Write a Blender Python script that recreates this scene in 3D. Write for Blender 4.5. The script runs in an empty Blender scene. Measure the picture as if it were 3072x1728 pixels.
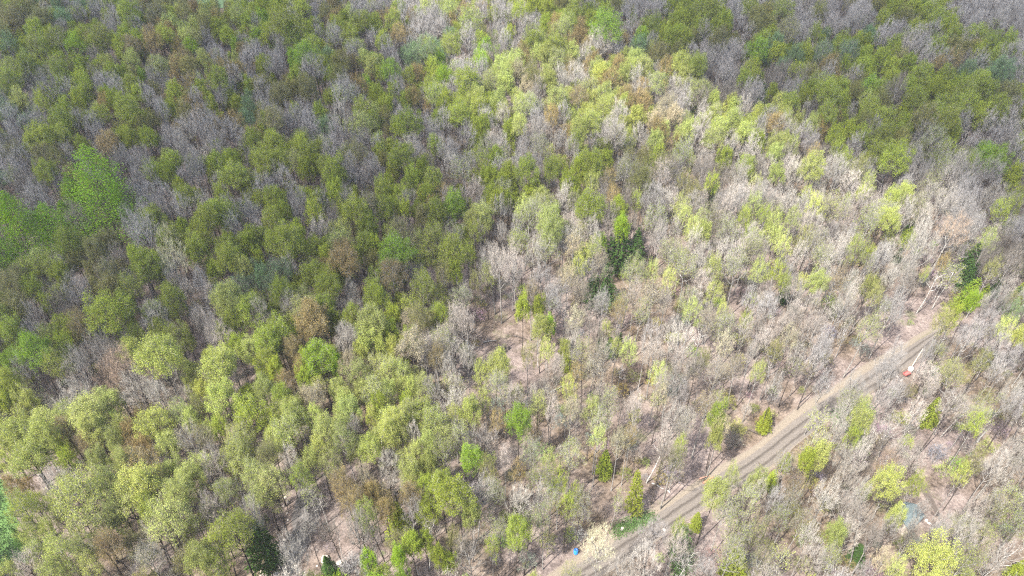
import bpy, math, random
import numpy as np
from mathutils import Vector
R = math.radians
sc = bpy.context.scene
COL = sc.collection
# ------------------------------------------------------------------ camera
PITCH = 38.0
CAMZ = 100.0
HFOV = 73.0
cam = bpy.data.objects.new("camera", bpy.data.cameras.new("camera"))
COL.objects.link(cam)
cam.location = (0, 0, CAMZ)
cam.rotation_euler = (R(90 - PITCH), 0, 0)
cam.data.angle = R(HFOV)
cam.data.clip_start = 1.0
cam.data.clip_end = 20000
sc.camera = cam
# ------------------------------------------------------------------ light
SUN_EL, SUN_AZ = 53.0, 226.0            # azimuth clockwise from +Y: sun low left, behind the camera
sdir = Vector((math.sin(R(SUN_AZ)) * math.cos(R(SUN_EL)), math.cos(R(SUN_AZ)) * math.cos(R(SUN_EL)), math.sin(R(SUN_EL))))
w = bpy.data.worlds.new("World"); sc.world = w; w.use_nodes = True
nt = w.node_tree; nt.nodes.clear()
sky = nt.nodes.new('ShaderNodeTexSky'); sky.sky_type = 'NISHITA'; sky.sun_disc = False
sky.sun_elevation = R(SUN_EL); sky.sun_rotation = R(SUN_AZ); sky.dust_density = 3.0; sky.air_density = 1.0
bg = nt.nodes.new('ShaderNodeBackground'); bg.inputs[1].default_value = 0.15
wo = nt.nodes.new('ShaderNodeOutputWorld')
nt.links.new(sky.outputs[0], bg.inputs[0]); nt.links.new(bg.outputs[0], wo.inputs[0])
sl = bpy.data.lights.new("sun", 'SUN'); sl.energy = 4.3; sl.angle = R(0.55); sl.color = (1.0, 0.95, 0.87)
so = bpy.data.objects.new("sun", sl); COL.objects.link(so)
so.rotation_euler = sdir.to_track_quat('Z', 'Y').to_euler(); so.location = (-100, -100, 300)
sc.view_settings.view_transform = 'Standard'; sc.view_settings.look = 'None'
sc.view_settings.exposure = 1.86; sc.view_settings.gamma = 1.0
sc.cycles.use_denoising = False; sc.cycles.sample_clamp_indirect = 1.5; sc.cycles.filter_width = 1.2
sc.cycles.transparent_max_bounces = 12; sc.cycles.max_bounces = 5; sc.cycles.diffuse_bounces = 3
sc.cycles.transmission_bounces = 3

rnd = random.Random(7)
rng = np.random.default_rng(7)
# ------------------------------------------------------------------ terrain
def th(x, y):
    s = 0.5 * ((y - 70) + np.sqrt((y - 70) ** 2 + 900.0))
    z = 0.105 * (s - 6)
    z = z + 1.6 * np.sin(x * 0.021 + 1.0) * np.sin(y * 0.017 + 0.4) + 0.5 * np.sin(x * 0.06 + y * 0.043)
    # a shallow wooded gully falls away to the right and behind
    d = (x - 40) * 0.8 - (y - 190) * 0.6
    z = z - 5.0 * np.exp(-((d - 40) / 28.0) ** 2) * (1 / (1 + np.exp(-(y - 170) / 20.0)))
    return z
F_PX = 1536 / math.tan(R(HFOV / 2))
cp, sp = math.cos(R(PITCH)), math.sin(R(PITCH))
def ray(px, py):
    u = (px - 1536) / F_PX; v = (864 - py) / F_PX
    return (u, cp + v * sp, -sp + v * cp)
def at(px, py, h=0.0):                     # the point a pixel of the 3072 px photo shows, h metres above the ground
    dx, dy, dz = ray(px, py)
    t = (CAMZ - h) / -dz
    for _ in range(30):
        g = float(th(dx * t, dy * t)) + h
        t = 0.5 * t + 0.5 * (CAMZ - g) / -dz
    return Vector((dx * t, dy * t, float(th(dx * t, dy * t))))
def proj(x, y, z):
    X, Y, Z = x, y, z - CAMZ
    d = Y * cp - Z * sp
    return 1536 + F_PX * X / d, 864 - F_PX * (Y * sp + Z * cp) / d, d
# ------------------------------------------------------------------ the air
def haze_box():
    me = bpy.data.meshes.new('haze'); x0, x1, y0, y1, z0, z1 = -700, 700, -250, 900, -40, 112
    v = [(x, y, z) for x in (x0, x1) for y in (y0, y1) for z in (z0, z1)]
    me.from_pydata(v, [], [(0, 1, 3, 2), (4, 6, 7, 5), (0, 4, 5, 1), (2, 3, 7, 6), (0, 2, 6, 4), (1, 5, 7, 3)]); me.update()
    m = bpy.data.materials.new('haze_air'); m.use_nodes = True; m.node_tree.nodes.clear()
    o = m.node_tree.nodes.new('ShaderNodeOutputMaterial'); p = m.node_tree.nodes.new('ShaderNodeVolumePrincipled')
    p.inputs['Color'].default_value = (.92, .95, 1, 1); p.inputs['Density'].default_value = HAZE; p.inputs['Anisotropy'].default_value = 0.2
    m.node_tree.links.new(p.outputs[0], o.inputs['Volume']); me.materials.append(m)
    o = bpy.data.objects.new('haze', me); COL.objects.link(o); o['kind'] = 'stuff'; o['label'] = 'thin pale haze in the air over the forest'
HAZE = 0.00017
haze_box()
# ------------------------------------------------------------------ helpers
def tag(o, label=None, cat=None, group=None, kind=None):
    if label: o['label'] = label
    if cat: o['category'] = cat
    if group: o['group'] = group
    if kind: o['kind'] = kind
    return o
def empty(name, loc, rz=0.0):
    o = bpy.data.objects.new(name, None); COL.objects.link(o); o.location = loc; o.rotation_euler = (0, 0, rz)
    o.empty_display_size = 0.5
    return o
def obj(name, me, mat=None, parent=None, loc=None):
    o = bpy.data.objects.new(name, me); COL.objects.link(o)
    if mat is not None and not me.materials: me.materials.append(mat)
    if parent: o.parent = parent
    if loc is not None: o.location = loc
    return o
class MB:                                   # collects polygons, builds ONE mesh
    def __init__(s): s.v = []; s.f = []; s.m = []; s.n = 0; s.lv = []
    def add(s, V, Fc, mi=0, lv=None):
        V = np.asarray(V, float); s.v.append(V)
        for f in Fc: s.f.append(tuple(i + s.n for i in f)); s.m.append(mi); s.lv.append(0.5 if lv is None else lv)
        s.n += len(V)
    def box(s, c, d, rz=0.0, mi=0, tilt=(0, 0)):
        from mathutils import Euler
        M = Euler((tilt[0], tilt[1], rz)).to_matrix()
        V = []
        for a in (-1, 1):
            for b in (-1, 1):
                for e in (-1, 1):
                    p = M @ Vector((a * d[0] / 2, b * d[1] / 2, e * d[2] / 2)); V.append((p.x + c[0], p.y + c[1], p.z + c[2]))
        s.add(V, [(0, 1, 3, 2), (4, 6, 7, 5), (0, 4, 5, 1), (2, 3, 7, 6), (0, 2, 6, 4), (1, 5, 7, 3)], mi)
    def tube(s, P, rad, n=6, mi=0, cap=True, weld=False):
        P = [Vector(p) for p in P]; rings = []
        for i, p in enumerate(P):
            t = (P[min(i + 1, len(P) - 1)] - P[max(i - 1, 0)])
            if t.length < 1e-6: t = Vector((0, 0, 1))
            t.normalize(); a = t.orthogonal().normalized() if i == 0 else (aprev - t * aprev.dot(t)).normalized()
            aprev = a; b = t.cross(a)
            rings += [p + (a * math.cos(2 * math.pi * k / n) + b * math.sin(2 * math.pi * k / n)) * rad[i] for k in range(n)]
        Fc = [(i * n + k, i * n + (k + 1) % n, (i + 1) * n + (k + 1) % n, (i + 1) * n + k) for i in range(len(P) - 1) for k in range(n)]
        if cap: Fc += [tuple(range(n))[::-1], tuple((len(P) - 1) * n + k for k in range(n))]
        if weld and s.v:
            old = np.concatenate(s.v); q = int(np.argmin(np.sum((old - np.array(rings[0])) ** 2, 1))); Fc.append((0, 1, q - s.n))
        s.add([tuple(v) for v in rings], Fc, mi)
    def arrays(s):
        return np.concatenate(s.v), s.f, s.m, s.lv
    def mesh(s, name, mats=(), smooth=False):
        me = bpy.data.meshes.new(name)
        V = np.concatenate(s.v)
        me.from_pydata(V.tolist(), [], s.f)
        for m in mats: me.materials.append(m)
        me.polygons.foreach_set('material_index', np.array(s.m, np.int32))
        if smooth: me.polygons.foreach_set('use_smooth', np.ones(len(s.f), bool))
        me.update()
        return me
    def build(s, name, mat, parent=None, smooth=False, loc=None):
        me = s.mesh(name, [mat] if not isinstance(mat, (list, tuple)) else mat, smooth)
        return obj(name, me, None, parent, loc)
def fast_mesh(name, V, quads, tris, mats, mi=None, lv=None):
    """numpy mesh: quads (n,4) first, then tris (m,3)"""
    me = bpy.data.meshes.new(name)
    nq, nt_ = len(quads), len(tris)
    me.vertices.add(len(V)); me.vertices.foreach_set('co', np.asarray(V, np.float32).ravel())
    idx = np.concatenate([np.asarray(quads, np.int32).ravel(), np.asarray(tris, np.int32).ravel()])
    me.loops.add(len(idx)); me.loops.foreach_set('vertex_index', idx)
    st = np.concatenate([np.arange(nq) * 4, nq * 4 + np.arange(nt_) * 3]).astype(np.int32)
    me.polygons.add(nq + nt_); me.polygons.foreach_set('loop_start', st)
    for m in mats: me.materials.append(m)
    if mi is not None: me.polygons.foreach_set('material_index', np.asarray(mi, np.int32))
    if lv is not None:
        a = me.attributes.new('lv', 'FLOAT', 'FACE'); a.data.foreach_set('value', np.asarray(lv, np.float32))
    me.update(calc_edges=True)
    return me
# ------------------------------------------------------------------ materials
def mat(name):
    m = bpy.data.materials.new(name); m.use_nodes = True
    n = m.node_tree.nodes; n.clear()
    return m, m.node_tree, n, m.node_tree.links
def N(n, t, **k):
    x = n.new(t)
    for a, b in k.items(): setattr(x, a, b)
    return x
def simple(name, col, rough=0.8, scale=3.0, var=0.25, metal=0.0):
    m, t, n, l = mat(name)
    o = N(n, 'ShaderNodeOutputMaterial'); p = N(n, 'ShaderNodeBsdfPrincipled')
    p.inputs['Roughness'].default_value = rough; p.inputs['Metallic'].default_value = metal
    tc = N(n, 'ShaderNodeTexCoord'); no = N(n, 'ShaderNodeTexNoise'); no.inputs['Scale'].default_value = scale; no.inputs['Detail'].default_value = 5
    l.new(tc.outputs['Object'], no.inputs['Vector'])
    r = N(n, 'ShaderNodeValToRGB'); r.color_ramp.elements[0].position = 0.3; r.color_ramp.elements[1].position = 0.7
    r.color_ramp.elements[0].color = tuple(c * (1 - var) for c in col) + (1,)
    r.color_ramp.elements[1].color = tuple(min(1, c * (1 + var)) for c in col) + (1,)
    l.new(no.outputs[0], r.inputs[0]); l.new(r.outputs[0], p.inputs['Base Color']); l.new(p.outputs[0], o.inputs[0])
    return m
def leaf_mat(name, trans=0.35, spread=0.45):
    m, t, n, l = mat(name)
    o = N(n, 'ShaderNodeOutputMaterial')
    ti = N(n, 'ShaderNodeAttribute', attribute_type='INSTANCER', attribute_name='tint')
    lv = N(n, 'ShaderNodeAttribute', attribute_type='GEOMETRY', attribute_name='lv')
    mr = N(n, 'ShaderNodeMapRange'); mr.inputs[3].default_value = 1 - spread; mr.inputs[4].default_value = 1 + spread
    l.new(lv.outputs['Fac'], mr.inputs[0])
    mx = N(n, 'ShaderNodeVectorMath', operation='SCALE'); l.new(ti.outputs['Color'], mx.inputs[0]); l.new(mr.outputs[0], mx.inputs['Scale'])
    hs = N(n, 'ShaderNodeHueSaturation'); l.new(mx.outputs[0], hs.inputs['Color'])
    mh = N(n, 'ShaderNodeMapRange'); mh.inputs[3].default_value = 0.485; mh.inputs[4].default_value = 0.515
    wn = N(n, 'ShaderNodeMath', operation='FRACT'); ml = N(n, 'ShaderNodeMath', operation='MULTIPLY'); ml.inputs[1].default_value = 7.31
    l.new(lv.outputs['Fac'], ml.inputs[0]); l.new(ml.outputs[0], wn.inputs[0]); l.new(wn.outputs[0], mh.inputs[0]); l.new(mh.outputs[0], hs.inputs['Hue'])
    d = N(n, 'ShaderNodeBsdfDiffuse'); tr = N(n, 'ShaderNodeBsdfTranslucent'); ms = N(n, 'ShaderNodeMixShader'); ms.inputs[0].default_value = trans
    l.new(hs.outputs[0], d.inputs[0]); l.new(hs.outputs[0], tr.inputs[0])
    l.new(d.outputs[0], ms.inputs[1]); l.new(tr.outputs[0], ms.inputs[2]); l.new(ms.outputs[0], o.inputs[0])
    return m
def bark_mat(name, c1, c2, scale=(6, 6, 1.5)):
    m, t, n, l = mat(name)
    o = N(n, 'ShaderNodeOutputMaterial'); p = N(n, 'ShaderNodeBsdfDiffuse')
    tc = N(n, 'ShaderNodeTexCoord'); mp = N(n, 'ShaderNodeMapping'); mp.inputs['Scale'].default_value = scale
    no = N(n, 'ShaderNodeTexNoise'); no.inputs['Scale'].default_value = 1.0; no.inputs['Detail'].default_value = 4
    l.new(tc.outputs['Object'], mp.inputs[0]); l.new(mp.outputs[0], no.inputs['Vector'])
    r = N(n, 'ShaderNodeValToRGB'); r.color_ramp.elements[0].position = 0.38; r.color_ramp.elements[1].position = 0.62
    r.color_ramp.elements[0].color = c1 + (1,); r.color_ramp.elements[1].color = c2 + (1,)
    l.new(no.outputs[0], r.inputs[0]); l.new(r.outputs[0], p.inputs[0]); l.new(p.outputs[0], o.inputs[0])
    return m
LEAF = leaf_mat('leaves', trans=0.45, spread=0.26); TWIG = leaf_mat('twigs', trans=0.0, spread=0.35)
BARK = bark_mat('bark_dark', (0.035, 0.028, 0.024), (0.10, 0.085, 0.075))
BARKG = bark_mat('bark_grey', (0.10, 0.094, 0.085), (0.29, 0.275, 0.255))
BARKW = bark_mat('bark_white', (0.18, 0.17, 0.155), (0.44, 0.425, 0.40), (3, 3, 3))
def ground_mat():
    m, t, n, l = mat('leaf_litter')
    o = N(n, 'ShaderNodeOutputMaterial'); p = N(n, 'ShaderNodeBsdfDiffuse')
    tc = N(n, 'ShaderNodeTexCoord')
    def noise(s, d=6, r=0.6):
        x = N(n, 'ShaderNodeTexNoise'); x.inputs['Scale'].default_value = s; x.inputs['Detail'].default_value = d; x.inputs['Roughness'].default_value = r
        l.new(tc.outputs['Object'], x.inputs['Vector']); return x
    a = noise(0.05, 5); b = noise(2.2, 8, 0.75); c = noise(0.4, 6, 0.7)
    r = N(n, 'ShaderNodeValToRGB'); e = r.color_ramp.elements
    e[0].position = 0.36; e[0].color = (0.04, 0.033, 0.030, 1); e[1].position = 0.66; e[1].color = (0.265, 0.222, 0.196, 1)
    k = e.new(0.5); k.color = (0.150, 0.120, 0.108, 1)
    mxn = N(n, 'ShaderNodeMix', data_type='FLOAT'); mxn.inputs[0].default_value = 0.5
    l.new(b.outputs[0], mxn.inputs[2]); l.new(c.outputs[0], mxn.inputs[3]); l.new(mxn.outputs[0], r.inputs[0])
    r2 = N(n, 'ShaderNodeValToRGB'); e = r2.color_ramp.elements
    e[0].position = 0.42; e[0].color = (0.80, 0.76, 0.62, 1); e[1].position = 0.58; e[1].color = (1, 1, 1, 1)
    l.new(a.outputs[0], r2.inputs[0])
    mm = N(n, 'ShaderNodeMix', data_type='RGBA', blend_type='MULTIPLY'); mm.inputs[0].default_value = 1.0
    l.new(r.outputs[0], mm.inputs[6]); l.new(r2.outputs[0], mm.inputs[7])
    # moss and fresh ground plants in patches
    g = noise(0.16, 6, 0.7); gr = N(n, 'ShaderNodeValToRGB'); gr.color_ramp.elements[0].position = 0.58; gr.color_ramp.elements[1].position = 0.68
    l.new(g.outputs[0], gr.inputs[0])
    mg = N(n, 'ShaderNodeMix', data_type='RGBA'); mg.inputs[7].default_value = (0.085, 0.098, 0.04, 1)
    gm = N(n, 'ShaderNodeMath', operation='MULTIPLY'); gm.inputs[1].default_value = 0.55
    l.new(gr.outputs[0], gm.inputs[0]); l.new(gm.outputs[0], mg.inputs[0]); l.new(mm.outputs[2], mg.inputs[6])
    l.new(mg.outputs[2], p.inputs[0])
    bu = N(n, 'ShaderNodeBump'); bu.inputs['Strength'].default_value = 0.9; bu.inputs['Distance'].default_value = 0.3
    l.new(b.outputs[0], bu.inputs['Height']); l.new(bu.outputs[0], p.inputs['Normal']); l.new(p.outputs[0], o.inputs[0])
    return m
def road_mat(name, ca, cb, cc):
    m, t, n, l = mat(name)
    o = N(n, 'ShaderNodeOutputMaterial'); p = N(n, 'ShaderNodeBsdfDiffuse')
    tc = N(n, 'ShaderNodeTexCoord'); ac = N(n, 'ShaderNodeAttribute', attribute_type='GEOMETRY', attribute_name='across')
    no = N(n, 'ShaderNodeTexNoise'); no.inputs['Scale'].default_value = 0.5; no.inputs['Detail'].default_value = 9; no.inputs['Roughness'].default_value = 0.7
    l.new(tc.outputs['Object'], no.inputs['Vector'])
    ad = N(n, 'ShaderNodeMath', operation='MULTIPLY_ADD'); ad.inputs[1].default_value = 0.22; l.new(no.outputs[0], ad.inputs[0]); l.new(ac.outputs['Fac'], ad.inputs[2])
    sb = N(n, 'ShaderNodeMath', operation='SUBTRACT'); sb.inputs[1].default_value = 0.11; l.new(ad.outputs[0], sb.inputs[0])
    r = N(n, 'ShaderNodeValToRGB'); e = r.color_ramp.elements
    e[0].position = 0.0; e[0].color = cc + (1,); e[1].position = 1.0; e[1].color = cc + (1,)
    for q, c in ((0.07, ca), (0.17, ca), (0.27, cb), (0.36, ca), (0.52, ca), (0.66, cb), (0.75, ca), (0.93, ca)):
        x = e.new(q); x.color = c + (1,)
    l.new(sb.outputs[0], r.inputs[0])
    n2 = N(n, 'ShaderNodeTexNoise'); n2.inputs['Scale'].default_value = 5; n2.inputs['Detail'].default_value = 8; l.new(tc.outputs['Object'], n2.inputs['Vector'])
    r2 = N(n, 'ShaderNodeValToRGB'); r2.color_ramp.elements[0].position = 0.3; r2.color_ramp.elements[0].color = (0.72, 0.72, 0.72, 1); r2.color_ramp.elements[1].position = 0.7; r2.color_ramp.elements[1].color = (1.15, 1.15, 1.15, 1)
    l.new(n2.outputs[0], r2.inputs[0])
    mm = N(n, 'ShaderNodeMix', data_type='RGBA', blend_type='MULTIPLY'); mm.inputs[0].default_value = 1.0
    l.new(r.outputs[0], mm.inputs[6]); l.new(r2.outputs[0], mm.inputs[7]); l.new(mm.outputs[2], p.inputs[0]); l.new(p.outputs[0], o.inputs[0])
    return m
GROUND = ground_mat()
# ------------------------------------------------------------------ ground
gx = np.arange(-520, 521, 4.0); gy = np.arange(-60, 721, 4.0)
X, Y = np.meshgrid(gx, gy, indexing='ij'); Z = th(X, Y)
V = np.stack([X, Y, Z], -1).reshape(-1, 3); ny = len(gy)
i, j = np.meshgrid(np.arange(len(gx) - 1), np.arange(ny - 1), indexing='ij'); a = (i * ny + j).ravel()
me = fast_mesh('ground', V, np.stack([a, a + ny, a + ny + 1, a + 1], -1), np.zeros((0, 3), int), [GROUND])
me.polygons.foreach_set('use_smooth', np.ones(len(me.polygons), bool))
tag(obj('ground', me), kind='structure')
def strip(name, pts, width, m, lift, n=5, kind='structure', wob=0.35):
    """a sheet that follows a line of photo points over the ground"""
    P = [at(*p) for p in pts]; L = [P[0]]
    for a, b in zip(P[:-1], P[1:]):
        k = max(1, int((b - a).length / 1.5))
        L += [a.lerp(b, q / k) for q in range(1, k + 1)]
    for _ in range(10):
        L = [L[0]] + [(L[q - 1] + L[q] * 2 + L[q + 1]) / 4 for q in range(1, len(L) - 1)] + [L[-1]]
    V, F, ac = [], [], []
    for q, p in enumerate(L):
        t = (L[min(q + 1, len(L) - 1)] - L[max(q - 1, 0)]); t.z = 0; t.normalize(); s = Vector((-t.y, t.x, 0))
        tp = min(1, (q + .3) / 6, (len(L) - 1 - q + .3) / (12 if name != 'path' else 4)) ** .7
        wl = tp * width / 2 * (1 + wob * 0.3 * math.sin(q * 0.7) + wob * 0.3 * math.sin(q * 0.23 + 2)); wr = tp * width / 2 * (1 + wob * 0.3 * math.sin(q * 0.53 + 1) + wob * .3 * math.sin(q * .19))
        for k in range(n):
            f = k / (n - 1); o = (f * 2 - 1) * (wr if f > .5 else wl); c = p + s * o
            V.append((c.x, c.y, float(th(c.x, c.y)) + lift)); ac.append(f)
        if q: b = (q - 1) * n; F += [(b + k, b + k + 1, b + n + k + 1, b + n + k) for k in range(n - 1)]
    me = bpy.data.meshes.new(name); me.from_pydata(V, [], F); me.materials.append(m)
    at_ = me.attributes.new('across', 'FLOAT', 'POINT'); at_.data.foreach_set('value', ac)
    me.polygons.foreach_set('use_smooth', np.ones(len(F), bool)); me.update()
    return tag(obj(name, me), kind=kind), L
ROAD_PX = [(1560, 1830), (1700, 1752), (1830, 1675), (1915, 1622), (1993, 1569), (2062, 1516), (2132, 1470), (2225, 1420), (2304, 1367), (2423, 1267), (2520, 1204), (2590, 1158), (2660, 1112), (2730, 1062), (2790, 1015), (2850, 975)]
VERGE = road_mat('verge_straw', (0.165, 0.14, 0.11), (0.13, 0.12, 0.08), (0.145, 0.12, 0.10))
RM = road_mat('road_dirt', (0.125, 0.110, 0.096), (0.062, 0.054, 0.047), (0.16, 0.135, 0.108))
strip('verge', [(p[0] - 3, p[1] - 9) for p in ROAD_PX], 5.0, VERGE, 0.06, n=9)
road, ROADL = strip('road', ROAD_PX, 3.7, RM, 0.10, n=9, wob=0.12)
TRM = road_mat('track_gravel', (0.115, 0.105, 0.099), (0.088, 0.08, 0.075), (0.12, 0.098, 0.088))
strip('gravel_track', [(905, 1455), (935, 1500), (935, 1560), (900, 1625), (870, 1690), (850, 1760)], 7.0, TRM, 0.06, n=7)
PM = road_mat('path_dirt', (0.085, 0.07, 0.06), (0.07, 0.058, 0.05), (0.10, 0.085, 0.07))
strip('path', [(2722, 1385), (2745, 1420), (2773, 1454), (2789, 1502), (2812, 1535), (2830, 1575)], 1.7, PM, 0.05)
strip('path', [(2275, 1388), (2308, 1400), (2322, 1425), (2308, 1450)], 1.4, PM, 0.14)
def patch(name, poly, m, lift, h=0):
    P = [at(*p) for p in poly]; c = sum(P, Vector()) / len(P)
    # densify and make ragged
    Q = []
    for a, b in zip(P, P[1:] + P[:1]):
        for k in range(6): Q.append(a.lerp(b, k / 6))
    V = []; F = []; rings = 8; n = len(Q)
    off = [1 + 0.12 * math.sin(k * 1.7) + 0.08 * math.sin(k * 3.1 + 1) for k in range(n)]
    for r_ in range(rings + 1):
        for k, q in enumerate(Q):
            p = c.lerp(q, off[k] * (r_ / rings) + 1e-4); V.append((p.x, p.y, float(th(p.x, p.y)) + lift))
    for r_ in range(rings):
        for k in range(n): F.append((r_ * n + k, (r_ + 1) * n + k, (r_ + 1) * n + (k + 1) % n, r_ * n + (k + 1) % n))
    F.append(tuple(range(n))[::-1])
    me = bpy.data.meshes.new(name); me.from_pydata(V, [], F); me.materials.append(m); me.update()
    return tag(obj(name, me), kind='structure'), Q, c
GRASSM = simple('grass_green', (0.065, 0.125, 0.028), 0.9, 1.2, 0.4)
MEADM = simple('meadow_green', (0.10, 0.165, 0.065), 0.9, 0.05, 0.2)
DRYM = simple('straw_ground', (0.42, 0.34, 0.29), 0.9, 1.5, 0.3)
GP = [[(1838, 1612), (1900, 1590), (1965, 1555), (1950, 1538), (1915, 1552), (1850, 1575)],
      [(2035, 1590), (2060, 1580), (2062, 1622), (2072, 1700), (2030, 1740), (2015, 1660)],
      [(-140, 1440), (22, 1440), (42, 1520), (60, 1600), (80, 1690), (-140, 1720)],
      [(2500, 1235), (2600, 1195), (2625, 1240), (2590, 1300), (2500, 1290)]]
patch('meadow', [(560, -60), (790, -60), (765, 12), (690, 22), (585, 26)], MEADM, 0.3)
patch('lawn', GP[2], GRASSM, 0.12)
# ------------------------------------------------------------------ tree makers (all in real metres, base at the origin)
def unit(v): return v / (np.linalg.norm(v) + 1e-9)
def make_tree(seed, H=17.0, W=8.0, z0=0.36, zc=0.64, top=1.0, nl=8, ncl=60, sub=5, twigs=3, leaves=8, lsz=0.34, trunk_r=0.25, spread=0.8,
              tl=(0.6, 1.2), tw=0.024, up=0.4, fork=False, curve=0.25, lean=0.0, leafz=0.8, flat=0.5, zig=0.0):
    """returns (wood MB, twig triangles, leaf quads). A trunk, limbs that reach to the crown's envelope, clusters of boughs, twigs, leaves."""
    g = np.random.default_rng(seed); wood = MB(); rx = W / 2
    zlo = z0 * H; zhi = top * H; zcn = zc * H
    lv = np.array([lean * H * math.cos(seed), lean * H * math.sin(seed), 0])
    def axis(z): return np.array([0.25 * math.sin(z * 0.3 + seed), 0.25 * math.cos(z * 0.27 + seed * 2), z]) * np.array([min(1, max(z, 0) / 5), min(1, max(z, 0) / 5), 1]) + lv * (max(z, 0) / H) ** 1.3
    tz = zlo + (zhi - zlo) * (0.35 if fork else 0.62)
    T = [axis(z) for z in np.linspace(-0.6, tz, 8)]
    TA = np.array(T)
    def onT(z): return np.array([np.interp(z, TA[:, 2], TA[:, 0]), np.interp(z, TA[:, 2], TA[:, 1]), z])
    rr = [trunk_r * 1.35] + [trunk_r * (1 - 0.62 * k / 7) for k in range(1, 8)]
    wood.tube(T, rr, 6)
    nodes = [(p, rr[k] * 0.8) for k, p in enumerate(T) if p[2] > zlo * 0.8]
    ends = []
    def env(dirv):                     # point on the envelope in a direction (lopsided dome)
        a = math.atan2(dirv[1], dirv[0]); lob = 1 + 0.16 * math.sin(3 * a + seed) + 0.10 * math.sin(5 * a + seed * 2.3)
        h = dirv[2]; rz = (zhi - zcn) if h > 0 else (zcn - zlo)
        return np.array([dirv[0] * rx * lob, dirv[1] * rx * lob, zcn + h * rz]) + lv * 0.9
    limbs = []
    for k in range(nl):
        a = k * 2.39996 + seed; h = (-0.25 + 1.15 * (k + 0.5) / nl); c = math.sqrt(max(0, 1 - min(1, h) ** 2)); d = np.array([math.cos(a) * c, math.sin(a) * c, h])
        e = env(d) * 1.0; z = zlo + (tz - zlo) * (0.05 + 0.9 * k / nl)
        s = onT(min(z, tz)); e = s + (e - s) * g.uniform(0.72, 0.92)
        ps = []
        for t in np.linspace(0, 1, 6):
            p = s + (e - s) * t; p[2] += curve * np.linalg.norm(e - s) * (t ** 1.6 - t) ; p = p + g.normal(0, 0.10 + zig, 3) * (0 < t < 1)
            ps.append(p)
        r0 = min(trunk_r, .2) * g.uniform(0.46, 0.66); rs = [r0 * (1 - 0.75 * t) for t in np.linspace(0, 1, 6)]
        wood.tube(ps, rs, 4, weld=True); limbs.append(ps); nodes += [(p, rs[q]) for q, p in enumerate(ps[1:], 1)]
    NP = np.array([p for p, r in nodes]); NR = np.array([r for p, r in nodes])
    tv, twn, lf, lvv, lc = [], [], [], [], 0
    cents = []
    for k in range(ncl):
        a = k * 2.39996; h = 1 - 1.38 * (k + 0.5) / ncl; c = math.sqrt(max(0, 1 - h * h)); d = np.array([math.cos(a) * c, math.sin(a) * c, h])
        d = unit(d + g.normal(0, 0.12, 3)); rad = g.uniform(spread * 0.72, 1.0) if g.random() < 0.75 else g.uniform(0.3, 0.75)
        e = env(d); base = np.array([lv[0] * .9, lv[1] * .9, zcn]); e = base + (e - base) * rad
        dist = np.linalg.norm(NP - e, axis=1) + np.where(NP[:, 2] > e[2], 1.5, 0); q = int(dist.argmin()); s = NP[q]
        mid = (s + e) / 2 + g.normal(0, 0.15 + zig, 3) - np.array([0, 0, 0.15])
        r0 = min(NR[q] * 0.7, 0.05 + 0.004 * ncl / 10); 
        if np.linalg.norm(e - s) > 0.8: wood.tube([s, mid, e], [r0, r0 * 0.65, r0 * 0.35], 3, cap=False, weld=True)
       
        outw = unit(e - (base - np.array([0, 0, 2.5]))); cl = g.uniform(0.35, 0.65)
        for m_ in range(sub):
            st = mid + (e - mid) * g.uniform(0.0, 1.0)
            dr = unit(outw * 0.9 + g.normal(0, 0.75, 3) + np.array([0, 0, up])); ln = g.uniform(0.7, 1.35) * W / 8
            en = st + dr * ln
            sd = unit(np.cross(dr, g.normal(0, 1, 3))) * (tw * 0.9)
            tv += [st - sd, st + sd, en]; twn.append(g.uniform(0.25, 0.6))
            for u in range(twigs):
                t0 = st + dr * ln * g.uniform(0.15, 1.0); d2 = unit(dr * 0.8 + g.normal(0, 0.65, 3) + np.array([0, 0, up * 0.6])); l2 = g.uniform(*tl)
                sd = unit(np.cross(d2, g.normal(0, 1, 3))) * (tw * 0.5)
                tv += [t0 - sd, t0 + sd, t0 + d2 * l2]; twn.append(g.uniform(0.2, 1.0))
                d3 = unit(d2 + g.normal(0, 0.7, 3)); sd = unit(np.cross(d3, g.normal(0, 1, 3))) * (tw * 0.42); t1 = t0 + d2 * l2 * g.uniform(0.3, 0.8)
                tv += [t1 - sd, t1 + sd, t1 + d3 * l2 * 0.7]; twn.append(g.uniform(0.2, 1.0))
            nlv = leaves if isinstance(leaves, int) else int(leaves)
            if nlv:
                cc = st + dr * ln * g.uniform(0.55, 1.0, (nlv, 1)) + g.normal(0, 0.34, (nlv, 3)) * np.array([1, 1, leafz]) * (W / 8)
                nrm = g.normal(0, 1, (nlv, 3)) * np.array([1, 1, 1]) + np.array([0, 0, flat]) + outw * 0.4; nrm /= np.linalg.norm(nrm, axis=1)[:, None]
                ax = np.cross(nrm, g.normal(0, 1, (nlv, 3))); ax /= np.linalg.norm(ax, axis=1)[:, None]; bx = np.cross(nrm, ax)
                sz = (lsz * g.uniform(0.6, 1.3, nlv))[:, None] / 2
                q4 = np.stack([cc - ax * sz, cc - bx * sz * 0.62, cc + ax * sz, cc + bx * sz * 0.62 + nrm * sz * 0.35], 1)
                lf.append(q4.reshape(-1, 3)); lvv.append(np.clip(g.normal(cl, 0.17, nlv), 0, 1))
    return wood, np.array(tv), np.array(twn), (np.concatenate(lf) if lf else np.zeros((0, 3))), (np.concatenate(lvv) if lvv else np.zeros(0))
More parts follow.
